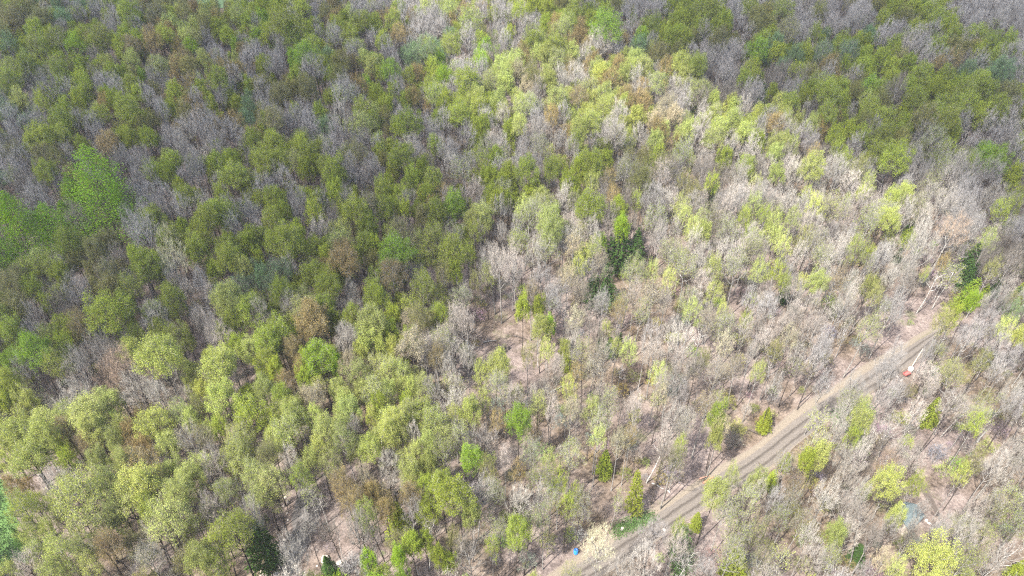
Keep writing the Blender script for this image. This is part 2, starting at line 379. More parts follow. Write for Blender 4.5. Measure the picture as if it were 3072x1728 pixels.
def make_conifer(seed, H=16.0, W=6.0, whorls=18, per=9, z0=0.12, droop=0.25, power=0.8, lsz=0.4, nleaf=16, clump=False, raggy=0.25):
    g = np.random.default_rng(seed); wood = MB()
    wood.tube([(0, 0, -0.5), (0.05, 0, H * 0.35), (0.0, 0.06, H * 0.7), (0, 0, H)], [0.22, 0.15, 0.09, 0.02], 6)
    lf, lvv, tv, twn = [], [], [], []
    for k in range(whorls):
        f = k / (whorls - 1); z = H * (z0 + (1 - z0) * f ** 0.9 * 0.985); Rr = W / 2 * (1 - f) ** power * (1 if f > 0.12 else 0.7 + f * 2.5) + 0.15
        for m_ in range(per):
            a = m_ * 2 * math.pi / per + k * 0.9 + g.uniform(-.3, .3); L = Rr * g.uniform(1 - raggy, 1 + raggy * 0.6); n = max(3, int(nleaf * L / (W / 2)) + 2)
            d = np.array([math.cos(a), math.sin(a), 0]); s = np.array([0, 0, z]); e = s + d * L + np.array([0, 0, -droop * L + 0.25])
            sd = np.array([-d[1], d[0], 0]) * 0.03; tv += [s - sd, s + sd, e]; twn.append(0.3)
            t = g.uniform(0.15, 1.0, (n, 1)) ** (0.6 if not clump else 0.45)
            cc = s + (e - s) * t + g.normal(0, 0.18 if not clump else 0.38, (n, 3)) * np.array([1, 1, 0.6 if not clump else 1]) * (0.5 + L / 3)
            ax = d + g.normal(0, 0.5, (n, 3)); ax /= np.linalg.norm(ax, axis=1)[:, None]; up_ = np.array([0, 0, 1]) + g.normal(0, 0.45 if not clump else 0.9, (n, 3)); bx = np.cross(up_, ax); bx /= np.linalg.norm(bx, axis=1)[:, None]
            sz = (lsz * g.uniform(0.6, 1.3, n))[:, None] / 2; nn = np.cross(ax, bx)
            q4 = np.stack([cc - ax * sz, cc - bx * sz * 0.5, cc + ax * sz - nn * sz * 0.3, cc + bx * sz * 0.5], 1)
            lf.append(q4.reshape(-1, 3)); lvv.append(np.clip(g.normal(g.uniform(.35, .65), 0.15, n), 0, 1))
    return wood, np.array(tv), np.array(twn), np.concatenate(lf), np.concatenate(lvv)
class Proto: pass
def proto(name, raw, bark, smooth=False, lod=2):
    wood, tv, tn, lf, ll = raw
    P = Proto(); V, F, _, _ = wood.arrays()
    P.trunk = wood.mesh(name + '_trunk', [bark], smooth=True)
    nt_, nq = len(tv) // 3, len(lf) // 4
    P.nt, P.nq = nt_, nq
    if nt_: P.twig = fast_mesh(name + '_twigs', tv, np.zeros((0, 4), int), np.arange(nt_ * 3).reshape(-1, 3), [TWIG], lv=tn)
    else: P.twig = None
    if nq: P.leaf = fast_mesh(name + '_leaves', lf, np.arange(nq * 4).reshape(-1, 4), np.zeros((0, 3), int), [LEAF], lv=ll)
    else: P.leaf = None
    # one joined mesh of the same tree, thinned, for the far woodland
    Fq = [f for f in F if len(f) == 4]; Ft = [f for f in F if len(f) == 3]
    keepq = np.arange(0, nq, lod); L4 = lf.reshape(-1, 4, 3)[keepq] if nq else np.zeros((0, 4, 3))
    if nq: c = L4.mean(1, keepdims=True); L4 = c + (L4 - c) * math.sqrt(lod)
    keept = np.arange(0, nt_, lod) if nt_ else np.arange(0); T3 = tv.reshape(-1, 3, 3)[keept] if nt_ else np.zeros((0, 3, 3))
    if nt_: b = T3[:, :2].mean(1, keepdims=True); T3 = np.concatenate([b + (T3[:, :2] - b) * lod, T3[:, 2:]], 1)
    VV = np.concatenate([V, L4.reshape(-1, 3), T3.reshape(-1, 3)]); n0 = len(V); n1 = n0 + len(L4) * 4
    Q = np.concatenate([np.array(Fq).reshape(-1, 4), np.arange(len(L4) * 4).reshape(-1, 4) + n0]).astype(int)
    Tt = np.concatenate([np.array(Ft).reshape(-1, 3), np.arange(len(T3) * 3).reshape(-1, 3) + n1]).astype(int)
    mi = [0] * len(Fq) + [1] * len(L4) + [0] * len(Ft) + [2] * len(T3)
    lv = [0.5] * len(Fq) + list(ll[keepq] if nq else []) + [0.5] * len(Ft) + list(tn[keept] if nt_ else [])
    P.all = fast_mesh(name + '_whole', VV, Q, Tt, [bark, LEAF, TWIG], mi, lv)
    return P
PR = {}
PR['F'] = [proto('leafy_tree', make_tree(11 + k, W=8, z0=[.50, .56, .46, .6, .52, .48, .55][k], zc=[.76, .78, .74, .80, .77, .72, .76][k], nl=[8, 7, 9, 8, 7, 9, 8][k], ncl=[74, 64, 80, 58, 70, 84, 66][k], sub=6, twigs=1, leaves=30, lsz=0.195, tw=0.03), BARK) for k in range(7)]
PR['S'] = [proto('budding_tree', make_tree(31 + k, W=8, z0=[.5, .56, .46, .6, .52, .56][k], zc=.76, nl=9, ncl=66, sub=6, twigs=2, leaves=17, lsz=0.18, tw=0.028, up=0.6, curve=0.3), [BARK, BARKG, BARK, BARKG, BARK, BARK][k]) for k in range(6)]
PR['T'] = [proto('budding_tree_thin', make_tree(41 + k, W=8, z0=[.5, .44, .54, .48][k], zc=.74, nl=9, ncl=62, sub=5, twigs=3, leaves=8, lsz=0.165, tw=0.026, up=0.7, curve=0.35), [BARKG, BARK, BARKG, BARKG][k]) for k in range(4)]
PR['B'] = [proto('bare_tree', make_tree(51 + k, W=8, z0=[.42, .5, .4, .48, .44, .54, .46][k], zc=.72, nl=10, ncl=84, sub=5, twigs=4, leaves=0, tw=0.027, up=0.9, curve=0.4, tl=(.5, 1.1)), [BARKG, BARK, BARKG, BARK, BARKG, BARK, BARKG][k]) for k in range(7)]
PR['W'] = [proto('white_tree', make_tree(71 + k, H=15, W=6.5, z0=[.4, .5, .3, .45, .35, .5][k], zc=.66, nl=[8, 7, 9, 7, 8, 6][k], ncl=[44, 32, 48, 36, 44, 26][k], sub=3, twigs=2, leaves=0, tw=0.028, trunk_r=.18, up=0.8, curve=0.35, fork=k % 2 == 0, lean=[.10, .16, .06, .2, .08, .14][k], zig=.12), BARKW) for k in range(6)]
PR['X'] = [proto('birch', make_tree(91 + k, H=15, W=6, z0=.35, zc=.64, nl=7, ncl=44, sub=5, twigs=2, leaves=4, lsz=0.24, tw=0.025, trunk_r=.13, up=0.5, curve=0.3, lean=[.08, .14, .03][k]), BARKW) for k in range(3)]
PR['C'] = [proto('hemlock', make_conifer(5 + k, H=15, W=7, power=[.7, .85, .6][k], per=9, whorls=20, nleaf=34, lsz=0.45), BARK) for k in range(3)]
PR['L'] = [proto('larch', make_conifer(15 + k, H=24, W=11, z0=.2, droop=.0, power=.72, per=9, whorls=18, nleaf=150, lsz=0.27, clump=True, raggy=.5), BARK) for k in range(3)]
PR['U'] = [proto('bush', make_tree(111 + k, H=3.2, W=3.0, z0=.05, zc=.5, nl=7, ncl=30, sub=4, twigs=2, leaves=2, lsz=0.16, tl=(.3, .6), tw=0.022, trunk_r=.05), BARKG, lod=1) for k in range(2)]
HW = {'T': (17, 8), 'F': (17, 8), 'S': (17, 8), 'B': (17, 8), 'W': (15, 6.5), 'X': (15, 6), 'C': (15, 7), 'L': (24, 11), 'U': (3.2, 3)}
ZC = {'F': .76, 'S': .76, 'B': .72, 'W': .62, 'X': .62, 'C': .5, 'L': .55, 'U': .5}
# leaf colours (albedo of the leaves themselves)
TINT = {'g': (.222, .268, .038), 'v': (.20, .30, .030), 'y': (.31, .345, .085), 'o': (.235, .185, .080), 'p': (.31, .275, .175), 'l': (.29, .325, .095),
        't': (.135, .200, .095), 'b': (.19, .188, .065), 's': (.25, .24, .18), 'k': (.060, .115, .028), 'w': (.30, .30, .22)}
WT = {'s': (.225, .213, .200), 'w': (.275, .255, .222), 'b': (.165, .148, .125), 'p': (.29, .258, .225), 'y': (.36, .34, .22), 'o': (.25, .19, .14), 'l': (.32, .32, .27), 'g': (.24, .24, .19)}
# ------------------------------------------------------------------ the trees the photo shows: crown centre, crown width (tens of zoomed pixels), kind and colour
T = {}
T[0, 0] = "6 13 17 Sb,17 9 15 Sb,33 12 17 Fb,44 6 9 St,60 11 14 Bs,72 7 13 Bs,96 10 22 Fg,88 19 16 Bs,115 11 18 Sb,140 11 13 Sb,156 17 12 Fl,164 15 11 So,170 18 12 Xl,180 13 14 Sl,28 25 16 Sg,40 29 13 Sg,57 35 14 Sv,64 27 11 Sg,74 24 11 Sg,86 28 14 Xl,104 22 13 Bs,114 25 17 So,125 30 16 Sg,141 25 11 Sl,155 20 13 Sb,157 32 13 Bs,6 34 15 St,29 40 17 Sg,70 38 15 Xl,93 37 14 Sg,106 37 12 Fg,116 34 16 So,145 38 12 Fv,165 42 18 Bs,172 30 12 Fg,178 36 8 Fv,22 54 17 Fg,23 60 12 Bs,9 52 18 Sg,46 56 16 Fg,60 50 13 Xl,72 59 12 Bb,85 57 11 Fg,108 60 7 Fv,100 47 13 Sl,118 48 17 Sl,154 47 12 Fl,142 52 14 Sb,134 50 13 So,170 54 15 So,4 68 9 Fv,10 62 15 Sg,38 69 20 Bs,52 70 16 Bs,65 67 13 Sg,90 70 16 Bs,60 77 13 Fg,80 80 12 So,88 78 14 Fg,104 74 13 Sg,120 62 14 Xl,133 73 15 Fg,146 65 13 So,163 67 20 Fg,175 70 12 Bs,150 79 15 Bs,6 82 18 St,16 76 14 Sl,32 80 13 Sg,50 82 12 Sg,76 87 17 Fg,97 88 21 Fg,115 78 14 Bs,123 86 14 Bs,140 86 14 Sb,152 89 12 Fo,168 75 13 Bs,180 82 10 Fg,188 83 12 St,34 92 17 Bs,14 94 17 Bs,60 92 18 Bs,72 97 16 Bs,108 96 12 Sb,142 99 18 Bw,165 96 20 Bs,182 96 12 So,30 108 20 Fg,44 108 16 Fg,50 101 13 Fg,78 109 20 Fo,6 108 18 Bs,16 120 20 Bs,30 118 18 Sb,100 107 15 Fg,112 107 14 Sg,130 106 16 Bs,138 113 15 Bw,160 108 20 Bs,184 108 14 Bs,44 122 14 Sb,54 120 14 Bs,66 118 12 Sb,90 120 20 Bs,106 126 18 Bs,128 120 16 Fg,146 124 20 Bs,165 125 14 Sg,176 124 14 Fg,34 134 17 Fg,8 135 18 Bs,18 140 16 Bb,128 132 15 Fg,148 134 18 Bs,178 136 22 Fg,116 137 14 Bs,105 138 12 Bs"
T[768, 0] = "6 5 12 Sg,20 16 30 Fg,27 23 15 Fv,35 7 16 Sg,48 6 14 Bs,53 12 14 Sb,70 6 12 Bs,72 12 10 Fl,82 8 16 Bs,95 8 12 Bs,60 17 13 So,101 16 12 So,103 20 16 Fg,90 20 14 Fg,82 18 18 Fg,112 10 16 Bs,125 15 18 Bs,135 12 16 Bs,146 8 14 Sl,158 10 12 So,160 17 19 Sg,170 10 14 Bs,183 10 14 Bs,190 20 6 Ck,182 22 12 Ww,15 28 12 Bs,10 26 11 Sg,26 33 14 Sg,20 38 12 Bs,42 35 18 Fg,62 22 16 Sg,70 26 16 Fg,60 28 18 Bs,75 38 18 Bs,88 32 12 Bs,96 33 14 Sg,108 28 14 So,100 40 16 Bs,118 42 14 St,130 42 18 St,120 30 14 Bs,148 35 18 Sg,160 30 16 Bs,178 36 14 Xl,188 32 12 Bs,41 45 20 Fv,30 47 14 Fv,55 45 13 St,65 48 16 Sb,50 52 14 Fg,14 50 22 Bs,45 56 22 Bs,30 60 14 Fg,62 58 16 Sb,88 52 14 Fl,97 56 18 Fv,105 50 12 Bs,116 60 12 Sg,133 52 12 Sg,142 60 13 Fv,147 48 7 Ck,156 55 16 Bs,170 47 13 Sv,170 55 15 Bs,180 60 18 Sl,188 58 15 Sl,100 63 10 Ww,133 68 17 Fg,150 68 12 Bs,163 66 20 Fg,176 69 8 Ck,188 65 14 Fl,5 70 14 Bs,20 70 20 Fb,40 71 16 Fb,62 72 20 Bs,80 68 14 So,92 74 14 Fg,108 70 14 Bs,119 75 14 So,130 78 18 Sg,143 80 16 Sg,156 86 22 Fg,168 80 18 Fg,183 78 14 Fl,8 85 14 Bs,28 88 18 Bs,15 95 22 Sb,30 93 18 Bs,48 88 12 Fg,40 97 16 Bs,52 98 14 St,64 92 20 Bw,63 105 18 Bs,80 85 16 Sg,80 95 20 Sl,98 90 12 Sb,110 92 12 Bs,108 99 14 Fg,124 96 20 Fg,142 95 16 Bs,160 105 16 Bs,172 98 12 Fg,186 90 14 Bw,190 100 10 Fg,10 108 22 Fg,7 122 22 Fg,34 112 16 Sg,46 104 14 Bs,30 120 20 Sl,60 115 24 Bs,80 116 18 Sb,94 118 12 Fg,108 122 22 Fg,122 115 20 Bw,135 112 12 Sg,142 115 16 Bs,148 118 16 Bs,172 117 18 Sg,186 115 16 Bw,22 138 16 Bs,38 130 14 Fg,56 131 20 Fg,45 127 12 Fg,72 130 16 Bs,90 133 20 Bs,118 136 16 Sg,134 138 18 Fg,148 128 16 Bw,160 128 18 Sg,178 136 14 Fg,188 130 12 Bs,60 142 14 Fg,100 142 12 Fg,132 130 12 Bb"
T[1536, 0] = "5 10 14 Sg,16 6 14 Fg,26 8 14 Fg,38 5 12 Fb,45 12 16 Fg,60 8 12 Bs,70 12 14 Sg,78 6 12 Sb,90 8 20 Bs,105 12 16 Bs,113 7 14 Bs,125 12 10 Fg,140 12 16 Fg,155 10 18 Fg,167 7 14 Bs,180 8 14 Sg,12 20 20 Bs,25 20 10 Fg,42 21 16 Fg,35 26 18 Sl,51 22 12 So,71 25 26 Fv,60 18 14 Fg,90 20 18 Bs,103 23 16 Fg,98 30 13 Fv,115 27 12 Fg,142 22 14 Fg,152 24 14 Fg,160 18 14 Fg,170 18 14 Bs,184 22 12 Fb,185 14 14 Fb,3 33 12 Ww,7 34 14 Ww,18 32 16 Fg,28 32 22 Fg,18 39 10 Ww,45 32 14 So,50 28 12 So,67 33 22 Bw,78 36 16 Bs,45 42 14 Fl,84 32 10 So,96 36 14 St,105 35 12 Bs,120 30 16 Sg,130 32 14 Fg,112 42 16 Fb,125 40 12 Fb,135 44 14 Bs,148 40 12 Bs,158 35 18 Fb,157 45 16 Bs,170 42 16 Bs,188 39 18 Fv,180 55 16 Sg,8 41 12 So,25 44 14 Fl,33 49 8 Ww,43 53 12 So,55 44 14 Bw,66 50 16 Fl,66 58 14 Fy,62 46 10 So,80 50 10 So,92 47 14 Sl,90 55 14 Sy,100 52 16 Fl,116 53 14 So,127 50 16 Fy,140 56 18 Fg,130 60 14 Fl,150 47 18 Bs,160 55 18 Bs,175 62 14 Sg,5 55 14 Sp,15 60 16 Sb,26 57 12 Sl,36 60 14 Bw,50 60 18 Bw,75 62 16 So,84 58 12 Fl,93 60 14 Bw,108 62 18 Sl,122 65 18 Bw,118 72 10 Ww,145 68 20 Sl,160 70 18 Bb,178 72 14 Bs,10 80 18 Sl,20 70 14 Bb,35 75 18 Fl,50 72 18 So,70 80 16 Fy,70 72 14 Sl,85 74 12 So,90 80 12 So,98 78 16 So,116 82 18 Sp,130 78 14 Bs,138 80 8 Ck,143 86 10 Bw,152 78 10 Fy,160 82 18 Ww,175 82 14 Bw,189 77 12 Ck,185 88 10 Fy,5 98 14 Sl,18 92 14 Bs,30 90 14 So,22 100 18 Bw,38 90 14 Bs,60 92 22 Fy,50 100 16 Sl,80 88 16 Bw,94 90 14 Fy,108 92 14 Sp,122 90 16 Sp,140 95 18 Bw,154 88 16 Fy,165 95 16 Fy,172 103 16 Fy,188 97 12 Bs,8 118 14 Bs,25 110 18 Sl,38 108 10 Bs,48 108 12 Fy,60 112 12 Bs,78 108 22 Bw,95 105 14 Bw,108 108 14 Sl,110 100 16 So,130 102 16 Sl,155 102 18 Sl,165 112 16 Bw,180 115 16 Bw,186 108 12 Fg,16 130 22 Fg,32 132 16 Fg,50 128 12 Fg,62 124 20 Fg,45 115 14 Bw,85 125 20 Sb,95 135 18 Fb,110 118 14 Sg,118 128 18 Sb,130 118 18 Sg,145 132 14 Bb,160 122 14 Fg,175 130 18 Sp,172 140 14 Bw,5 128 14 Bs,130 138 14 Sb,150 140 14 Sg,60 140 14 Sl,42 140 14 Fg"
T[2304, 0] = "8 5 14 Bs,20 6 14 Bs,32 5 16 Bb,38 10 14 Sb,45 12 16 Bs,14 12 18 Sg,58 6 18 Bs,68 12 18 Bs,83 4 12 Fb,95 8 14 Fg,108 8 14 Fg,120 8 16 Fg,130 14 16 Fg,103 14 14 Sb,75 18 16 Bs,86 17 14 Fg,150 6 20 Bs,170 6 20 Bs,185 10 14 Bs,145 12 14 Bs,155 18 18 Bs,172 20 18 Bs,188 22 12 Bs,20 18 14 Bs,30 16 12 Bs,10 22 18 Sb,48 20 14 Bs,60 22 18 Bs,90 26 16 Bs,100 28 16 Bs,110 24 14 Fg,120 28 18 Bs,112 30 16 Bs,136 22 14 Fg,142 28 18 Fg,155 28 18 Fg,145 18 14 Bs,5 35 14 Ft,11 36 14 Xl,25 30 16 Bs,35 27 12 Sg,55 35 14 Sg,65 35 12 Fg,74 34 10 Fg,85 32 16 Bs,95 36 14 Sg,105 36 18 Bw,115 40 16 Bs,128 38 18 Fg,140 38 14 Fb,150 34 16 Bs,165 35 18 Fg,180 36 16 Fg,6 42 14 Fg,20 44 16 St,28 42 14 Fg,40 42 18 St,58 42 18 St,73 44 11 Fg,85 46 16 Sg,100 46 12 Sb,95 42 10 Sg,120 45 16 Bs,130 48 16 Bs,140 46 14 So,158 43 14 Fg,170 45 16 Fg,182 48 20 Bs,12 54 20 Bb,25 52 9 Ck,33 51 10 Ck,46 51 16 So,58 51 12 Sg,32 57 12 Sb,24 62 16 Bb,45 58 14 Bs,65 60 14 Bs,79 63 19 Fv,92 54 14 Fg,92 62 14 Sg,105 50 14 Fg,115 58 18 Fg,128 52 14 So,135 57 18 Fg,150 55 16 St,158 50 16 Bs,172 58 20 Ft,185 60 18 Bs,8 62 18 Bb,3 72 10 Fg,15 72 16 Bs,32 70 12 Fg,44 68 14 Sg,55 68 12 Fg,16 78 17 Fg,27 76 14 Fg,42 76 18 Fg,55 78 14 Sg,66 72 14 Sb,74 78 12 Sl,85 78 16 Sb,95 72 20 Bb,104 68 12 Fg,112 75 16 Fg,125 70 16 Fg,130 78 20 Fg,145 75 18 Fg,155 68 18 Fg,165 70 20 Fg,178 74 16 Fb,188 76 14 Fg,150 82 20 Fg,170 85 18 Fg,28 86 10 Bs,12 92 14 Sy,5 95 16 So,22 94 12 Fl,33 96 14 Sl,48 92 18 Fg,62 88 10 Bs,75 86 18 Fg,72 95 16 Sb,90 90 18 Fg,103 95 14 Fg,100 100 18 Fg,118 92 20 Fb,130 88 20 Fg,145 95 16 Bs,135 95 18 Fg,158 88 16 Sg,165 95 14 Bs,180 95 16 Bs,185 85 14 Bs,12 102 10 Bw,25 105 18 Bs,40 98 12 So,50 105 16 Sg,60 100 12 Fg,70 105 16 Sg,88 105 16 Fg,100 108 14 Fb,115 105 14 Bs,128 100 16 Xl,146 105 22 Ww,125 110 18 Sg,135 115 18 Sg,170 108 14 Bs,8 108 18 Fl,18 112 12 Sl,5 120 14 Fl,34 118 12 So,52 115 14 Sg,58 122 12 Sg,65 112 14 Bs,94 119 28 Fg,160 119 16 Fv,175 126 17 Fv,185 115 14 Bs,110 125 14 Bs,118 132 14 Bs,130 128 18 Sg,142 128 16 Bw,152 125 12 Sg,165 135 20 Bs,185 133 14 Fg,18 130 18 Bw,33 134 18 Fy,52 130 20 Bw,68 130 16 Sb,90 133 18 Ww,75 140 14 Sl,105 135 12 Bs,135 137 16 Bw,5 135 14 Fl,150 135 18 Bs"
T[0, 576] = "4 12 16 St,28 8 20 Bs,115 5 18 Bs,122 12 20 Bs,145 5 16 Fg,138 14 16 Bs,155 12 16 Bw,168 5 14 Sg,184 12 20 Bs,190 20 12 Bs,176 28 16 Bs,107 22 16 Fg,100 26 18 Bs,112 38 26 Bs,155 26 20 Fg,135 32 20 Fg,148 42 22 Fg,125 40 14 Fg,54 42 20 Fg,72 45 18 Fb,82 38 18 Fb,86 55 14 Lt,88 72 12 Lt,106 62 22 Fg,128 52 28 By,165 42 16 Fg,180 48 18 Fg,188 42 12 Fg,185 60 16 Sl,132 70 14 Bw,40 62 18 Sg,30 55 14 Sl,18 64 18 Sb,47 65 14 Sg,70 62 12 Sb,10 75 20 Sb,25 75 16 Sg,54 74 24 Bs,68 80 14 Bp,42 86 20 Bb,80 80 18 Fb,98 84 18 Fg,80 94 34 Fg,104 108 16 Fg,12 90 22 Fb,6 100 16 Fg,28 96 16 Bw,27 110 16 Bs,48 105 14 Sg,133 88 18 Fg,152 88 24 Ww,178 84 26 Fl,160 80 12 Bp,175 100 16 Fg,114 100 22 Bw,62 106 20 So,72 120 22 Bw,135 110 20 Sg,136 113 14 Bw,162 108 20 Bp,126 131 36 Fy,162 132 34 Fy,188 118 18 Fy,95 133 26 Bo,28 124 28 Fv,6 130 18 Fv,22 135 20 Bs,45 130 20 Sg,62 135 20 Bw,50 118 16 Sg,5 115 18 Fg,178 118 12 Bp"
T[768, 576] = "10 8 18 Fg,30 6 16 Bs,48 8 14 Fg,60 5 16 Sg,70 9 16 Bs,50 12 14 Bs,96 5 16 Fg,112 8 20 Bw,128 6 14 Fg,133 12 10 So,148 10 19 Fv,158 8 14 Bp,170 8 12 Bb,178 6 14 Fg,186 8 12 Fg,10 22 18 Fg,22 18 14 Fg,32 18 14 Bs,44 18 16 Sg,45 28 20 Bw,60 22 14 Bb,75 22 22 Fg,82 30 16 Fg,90 15 20 Sb,96 18 16 Fg,105 15 12 Sg,113 17 12 Fg,128 16 16 Fb,138 18 16 Fg,65 38 22 Sl,82 40 18 Fg,89 43 14 Fg,105 35 20 Sb,118 38 20 Sb,112 30 18 Bb,135 35 26 Sg,150 30 18 Sl,162 20 18 Fl,175 22 16 Fl,165 32 14 Sg,28 40 28 Fg,14 40 16 Fg,3 52 10 Fg,22 58 20 Bw,45 60 20 Fg,53 52 12 Fg,68 60 28 Fo,75 52 14 Fg,88 55 14 Sb,113 54 28 Fv,112 62 14 Bs,100 66 24 So,85 64 16 Fg,130 50 20 Sg,148 50 22 Fg,160 48 14 Sg,125 72 22 Sg,142 64 16 Sb,150 62 14 Fg,155 75 18 Sl,165 68 10 Sb,180 55 20 Bw,185 62 20 Bp,190 10 8 Fg,5 66 14 St,20 80 18 Fg,38 88 26 Sl,32 92 22 Bw,55 72 22 Fg,52 88 20 Fg,73 80 14 Bw,85 78 20 Fg,95 82 20 Fg,92 100 26 Fl,104 96 14 Fg,102 108 14 Fg,70 96 16 Fg,75 100 14 Sb,6 96 20 Bw,45 100 26 Fo,40 106 20 Fo,18 108 26 Fg,10 120 22 Fg,28 115 16 Fg,28 125 16 Fo,48 123 26 Fv,62 132 12 Fv,64 115 24 Bw,80 122 14 Fy,95 120 12 Fy,104 120 12 Fy,118 118 26 Sp,128 125 14 Bp,80 132 20 Sl,98 132 22 Sy,142 112 20 Sg,143 120 18 So,155 98 16 Bp,160 102 14 Bp,126 100 18 Sb,140 95 14 Sg,165 118 20 Ww,160 128 14 Bw,178 135 20 Fy,185 130 12 Sy,15 136 14 Fg,108 135 18 Sy,145 135 14 Bw,170 138 14 Sy,35 136 14 So"
T[1536, 576] = "8 15 16 Sl,30 10 18 Sl,38 8 14 Bw,60 12 24 Fg,47 6 10 Fg,75 6 12 So,80 14 14 Fg,93 8 12 Sg,88 8 14 Bb,104 6 20 Bs,10 22 18 Sg,28 26 22 Fl,8 33 20 Sg,30 36 20 Fl,28 42 22 Sl,46 42 14 Sp,60 32 16 Bw,82 28 14 Fv,80 40 19 Ck,94 44 15 Ck,106 25 20 Sg,112 36 18 Bp,122 14 10 Ww,130 20 16 Sl,136 30 14 Sl,144 33 14 Fl,137 42 18 Bw,152 30 10 Xl,165 30 20 Sg,150 5 10 Ck,162 15 14 Bp,172 8 14 Bs,182 12 16 Sl,190 20 12 Sg,175 22 14 Sg,5 60 20 Bp,12 52 18 Bw,68 56 20 Sp,62 44 14 Sl,55 50 8 Ck,50 58 16 Sy,42 65 16 Sp,88 62 22 Sl,105 62 14 Sl,118 44 20 Sl,132 56 26 Sl,118 68 14 Sl,152 58 16 Sl,160 48 16 Bw,170 58 20 Sy,185 62 16 Sl,180 45 20 Sl,15 74 18 So,8 88 14 Fg,20 88 12 Fg,22 100 16 Fy,28 103 10 Fv,20 110 18 Xl,40 88 14 Ww,30 85 16 Bs,48 75 18 Sp,48 98 16 Sp,61 74 12 Ck,72 72 14 Ck,68 86 14 Bs,82 78 18 So,105 78 24 Sp,96 88 18 Sy,80 92 14 So,115 85 14 Bp,138 82 20 Sl,152 78 16 Sl,135 92 16 Sl,150 98 18 Sp,158 92 10 Sy,185 88 16 Ww,178 85 14 Bs,128 115 24 Bw,142 112 20 Ww,165 105 20 Sy,160 118 16 Sp,185 105 14 Bb,180 125 12 Bw,188 115 14 Bp,40 122 6 Fy,41 128 8 Cg,67 116 6 Ck,74 117 8 Ck,81 113 6 Ck,60 125 20 Sp,55 130 20 Sy,82 132 14 Ww,88 122 16 Sl,98 130 12 Ww,108 120 20 Bp,45 112 16 Bb,46 120 14 Bw,12 125 14 Sb,30 138 18 Bp,26 122 14 Sy,145 128 10 Sb,120 135 18 Bp,138 136 16 Bb,155 132 20 Sp,170 135 18 Sp,185 138 14 Sl,65 138 18 Sp,110 140 16 Sy,48 140 14 So"
T[2304, 576] = "4 25 14 Sl,15 12 16 Bw,18 22 14 Sl,35 12 16 Sy,50 12 20 Sy,30 25 12 Bp,70 8 16 Bp,85 14 24 Sy,92 8 14 Fy,100 6 14 Sl,75 26 20 Sg,85 24 18 Fy,103 18 14 Bw,115 10 18 Sl,130 12 22 Bw,140 10 16 Bs,150 12 12 Bs,137 28 28 Bo,108 27 8 Ck,98 48 6 Ck,66 45 22 Sg,22 50 14 Bw,40 48 18 Sy,55 50 12 Bw,10 42 16 Sl,5 62 16 Sg,12 70 12 Sg,12 75 8 Ck,33 72 16 Fl,46 72 18 So,5 35 14 Sl,28 35 14 Sb,85 50 16 Bs,112 45 26 Bw,108 55 18 Bw,115 33 14 Bw,155 8 12 Bs,160 14 12 Ww,165 28 16 Xl,175 32 12 Xl,165 38 14 Sl,155 30 14 Bs,153 54 14 Ck,152 63 11 Ck,131 55 10 So,140 46 10 Xl,150 77 12 Cv,148 84 12 Fv,165 78 8 Cg,172 72 8 Ck,182 80 10 Ck,188 78 10 Cg,175 15 16 Sg,185 12 12 Sg,185 35 14 Bs,170 50 18 Bb,182 55 16 Bb,168 60 14 Sb,135 65 20 Xl,122 70 16 Ww,90 68 12 Bw,76 72 16 Sb,80 80 14 Sb,66 75 10 Bw,55 90 20 Bw,50 93 14 Ww,60 102 16 Ww,80 90 16 Xl,82 104 20 Sl,100 95 18 Bs,90 118 18 Bs,105 70 16 Bb,120 92 16 Sb,130 85 16 Sg,135 92 12 Sg,40 115 16 Bs,10 105 18 Bp,15 112 16 Sp,20 128 16 Bw,42 128 18 Bs,38 138 16 Bs,5 122 14 Sb,4 136 12 Ww,170 90 18 Bs,185 92 14 St,178 105 16 Sy,188 112 12 Fy,160 105 18 Bs,150 112 20 Bs,168 116 20 Bs,132 112 14 Ww,145 138 20 Sy,160 130 14 Sb,90 138 20 Bs,118 126 12 Bs,180 130 16 Bs,170 138 14 Bs"
T[0, 1152] = "10 6 18 Fg,6 16 14 Fg,30 18 16 Xl,34 12 16 Xl,60 8 32 Bw,110 12 30 Bw,92 8 18 Bo,128 16 18 Bw,56 30 28 Fl,12 42 26 Fy,28 42 18 Fy,22 55 30 Fy,6 62 16 Sy,75 36 22 Fl,66 48 18 So,91 32 11 Sy,118 32 28 Fy,100 38 16 So,110 50 16 So,92 45 16 Fl,122 50 18 Fl,48 52 16 Sg,52 60 16 Sg,78 65 20 Fl,97 62 20 Fl,145 45 24 Sp,145 30 16 Sl,168 35 14 Sg,150 20 14 Sb,170 8 30 Fy,112 80 34 Fy,12 80 14 So,36 80 28 Bw,60 90 40 Sy,80 78 22 Sl,55 80 18 Sy,66 105 34 Sl,45 95 16 Sy,85 100 18 Sl,20 98 26 Sg,140 85 26 Fl,135 95 16 Fg,158 68 24 Bp,185 48 22 Sy,180 60 20 Sy,172 80 20 Sl,188 75 20 Sl,162 98 20 Bp,125 112 34 Sl,190 105 20 Bw,160 122 24 Sg,75 122 22 Sl,50 130 28 Sy,90 125 26 So,110 135 28 Sp,62 142 24 Sy,15 140 28 Bp,150 135 26 Fl,17 118 12 Ck,100 115 18 Sb,38 112 14 Sy"
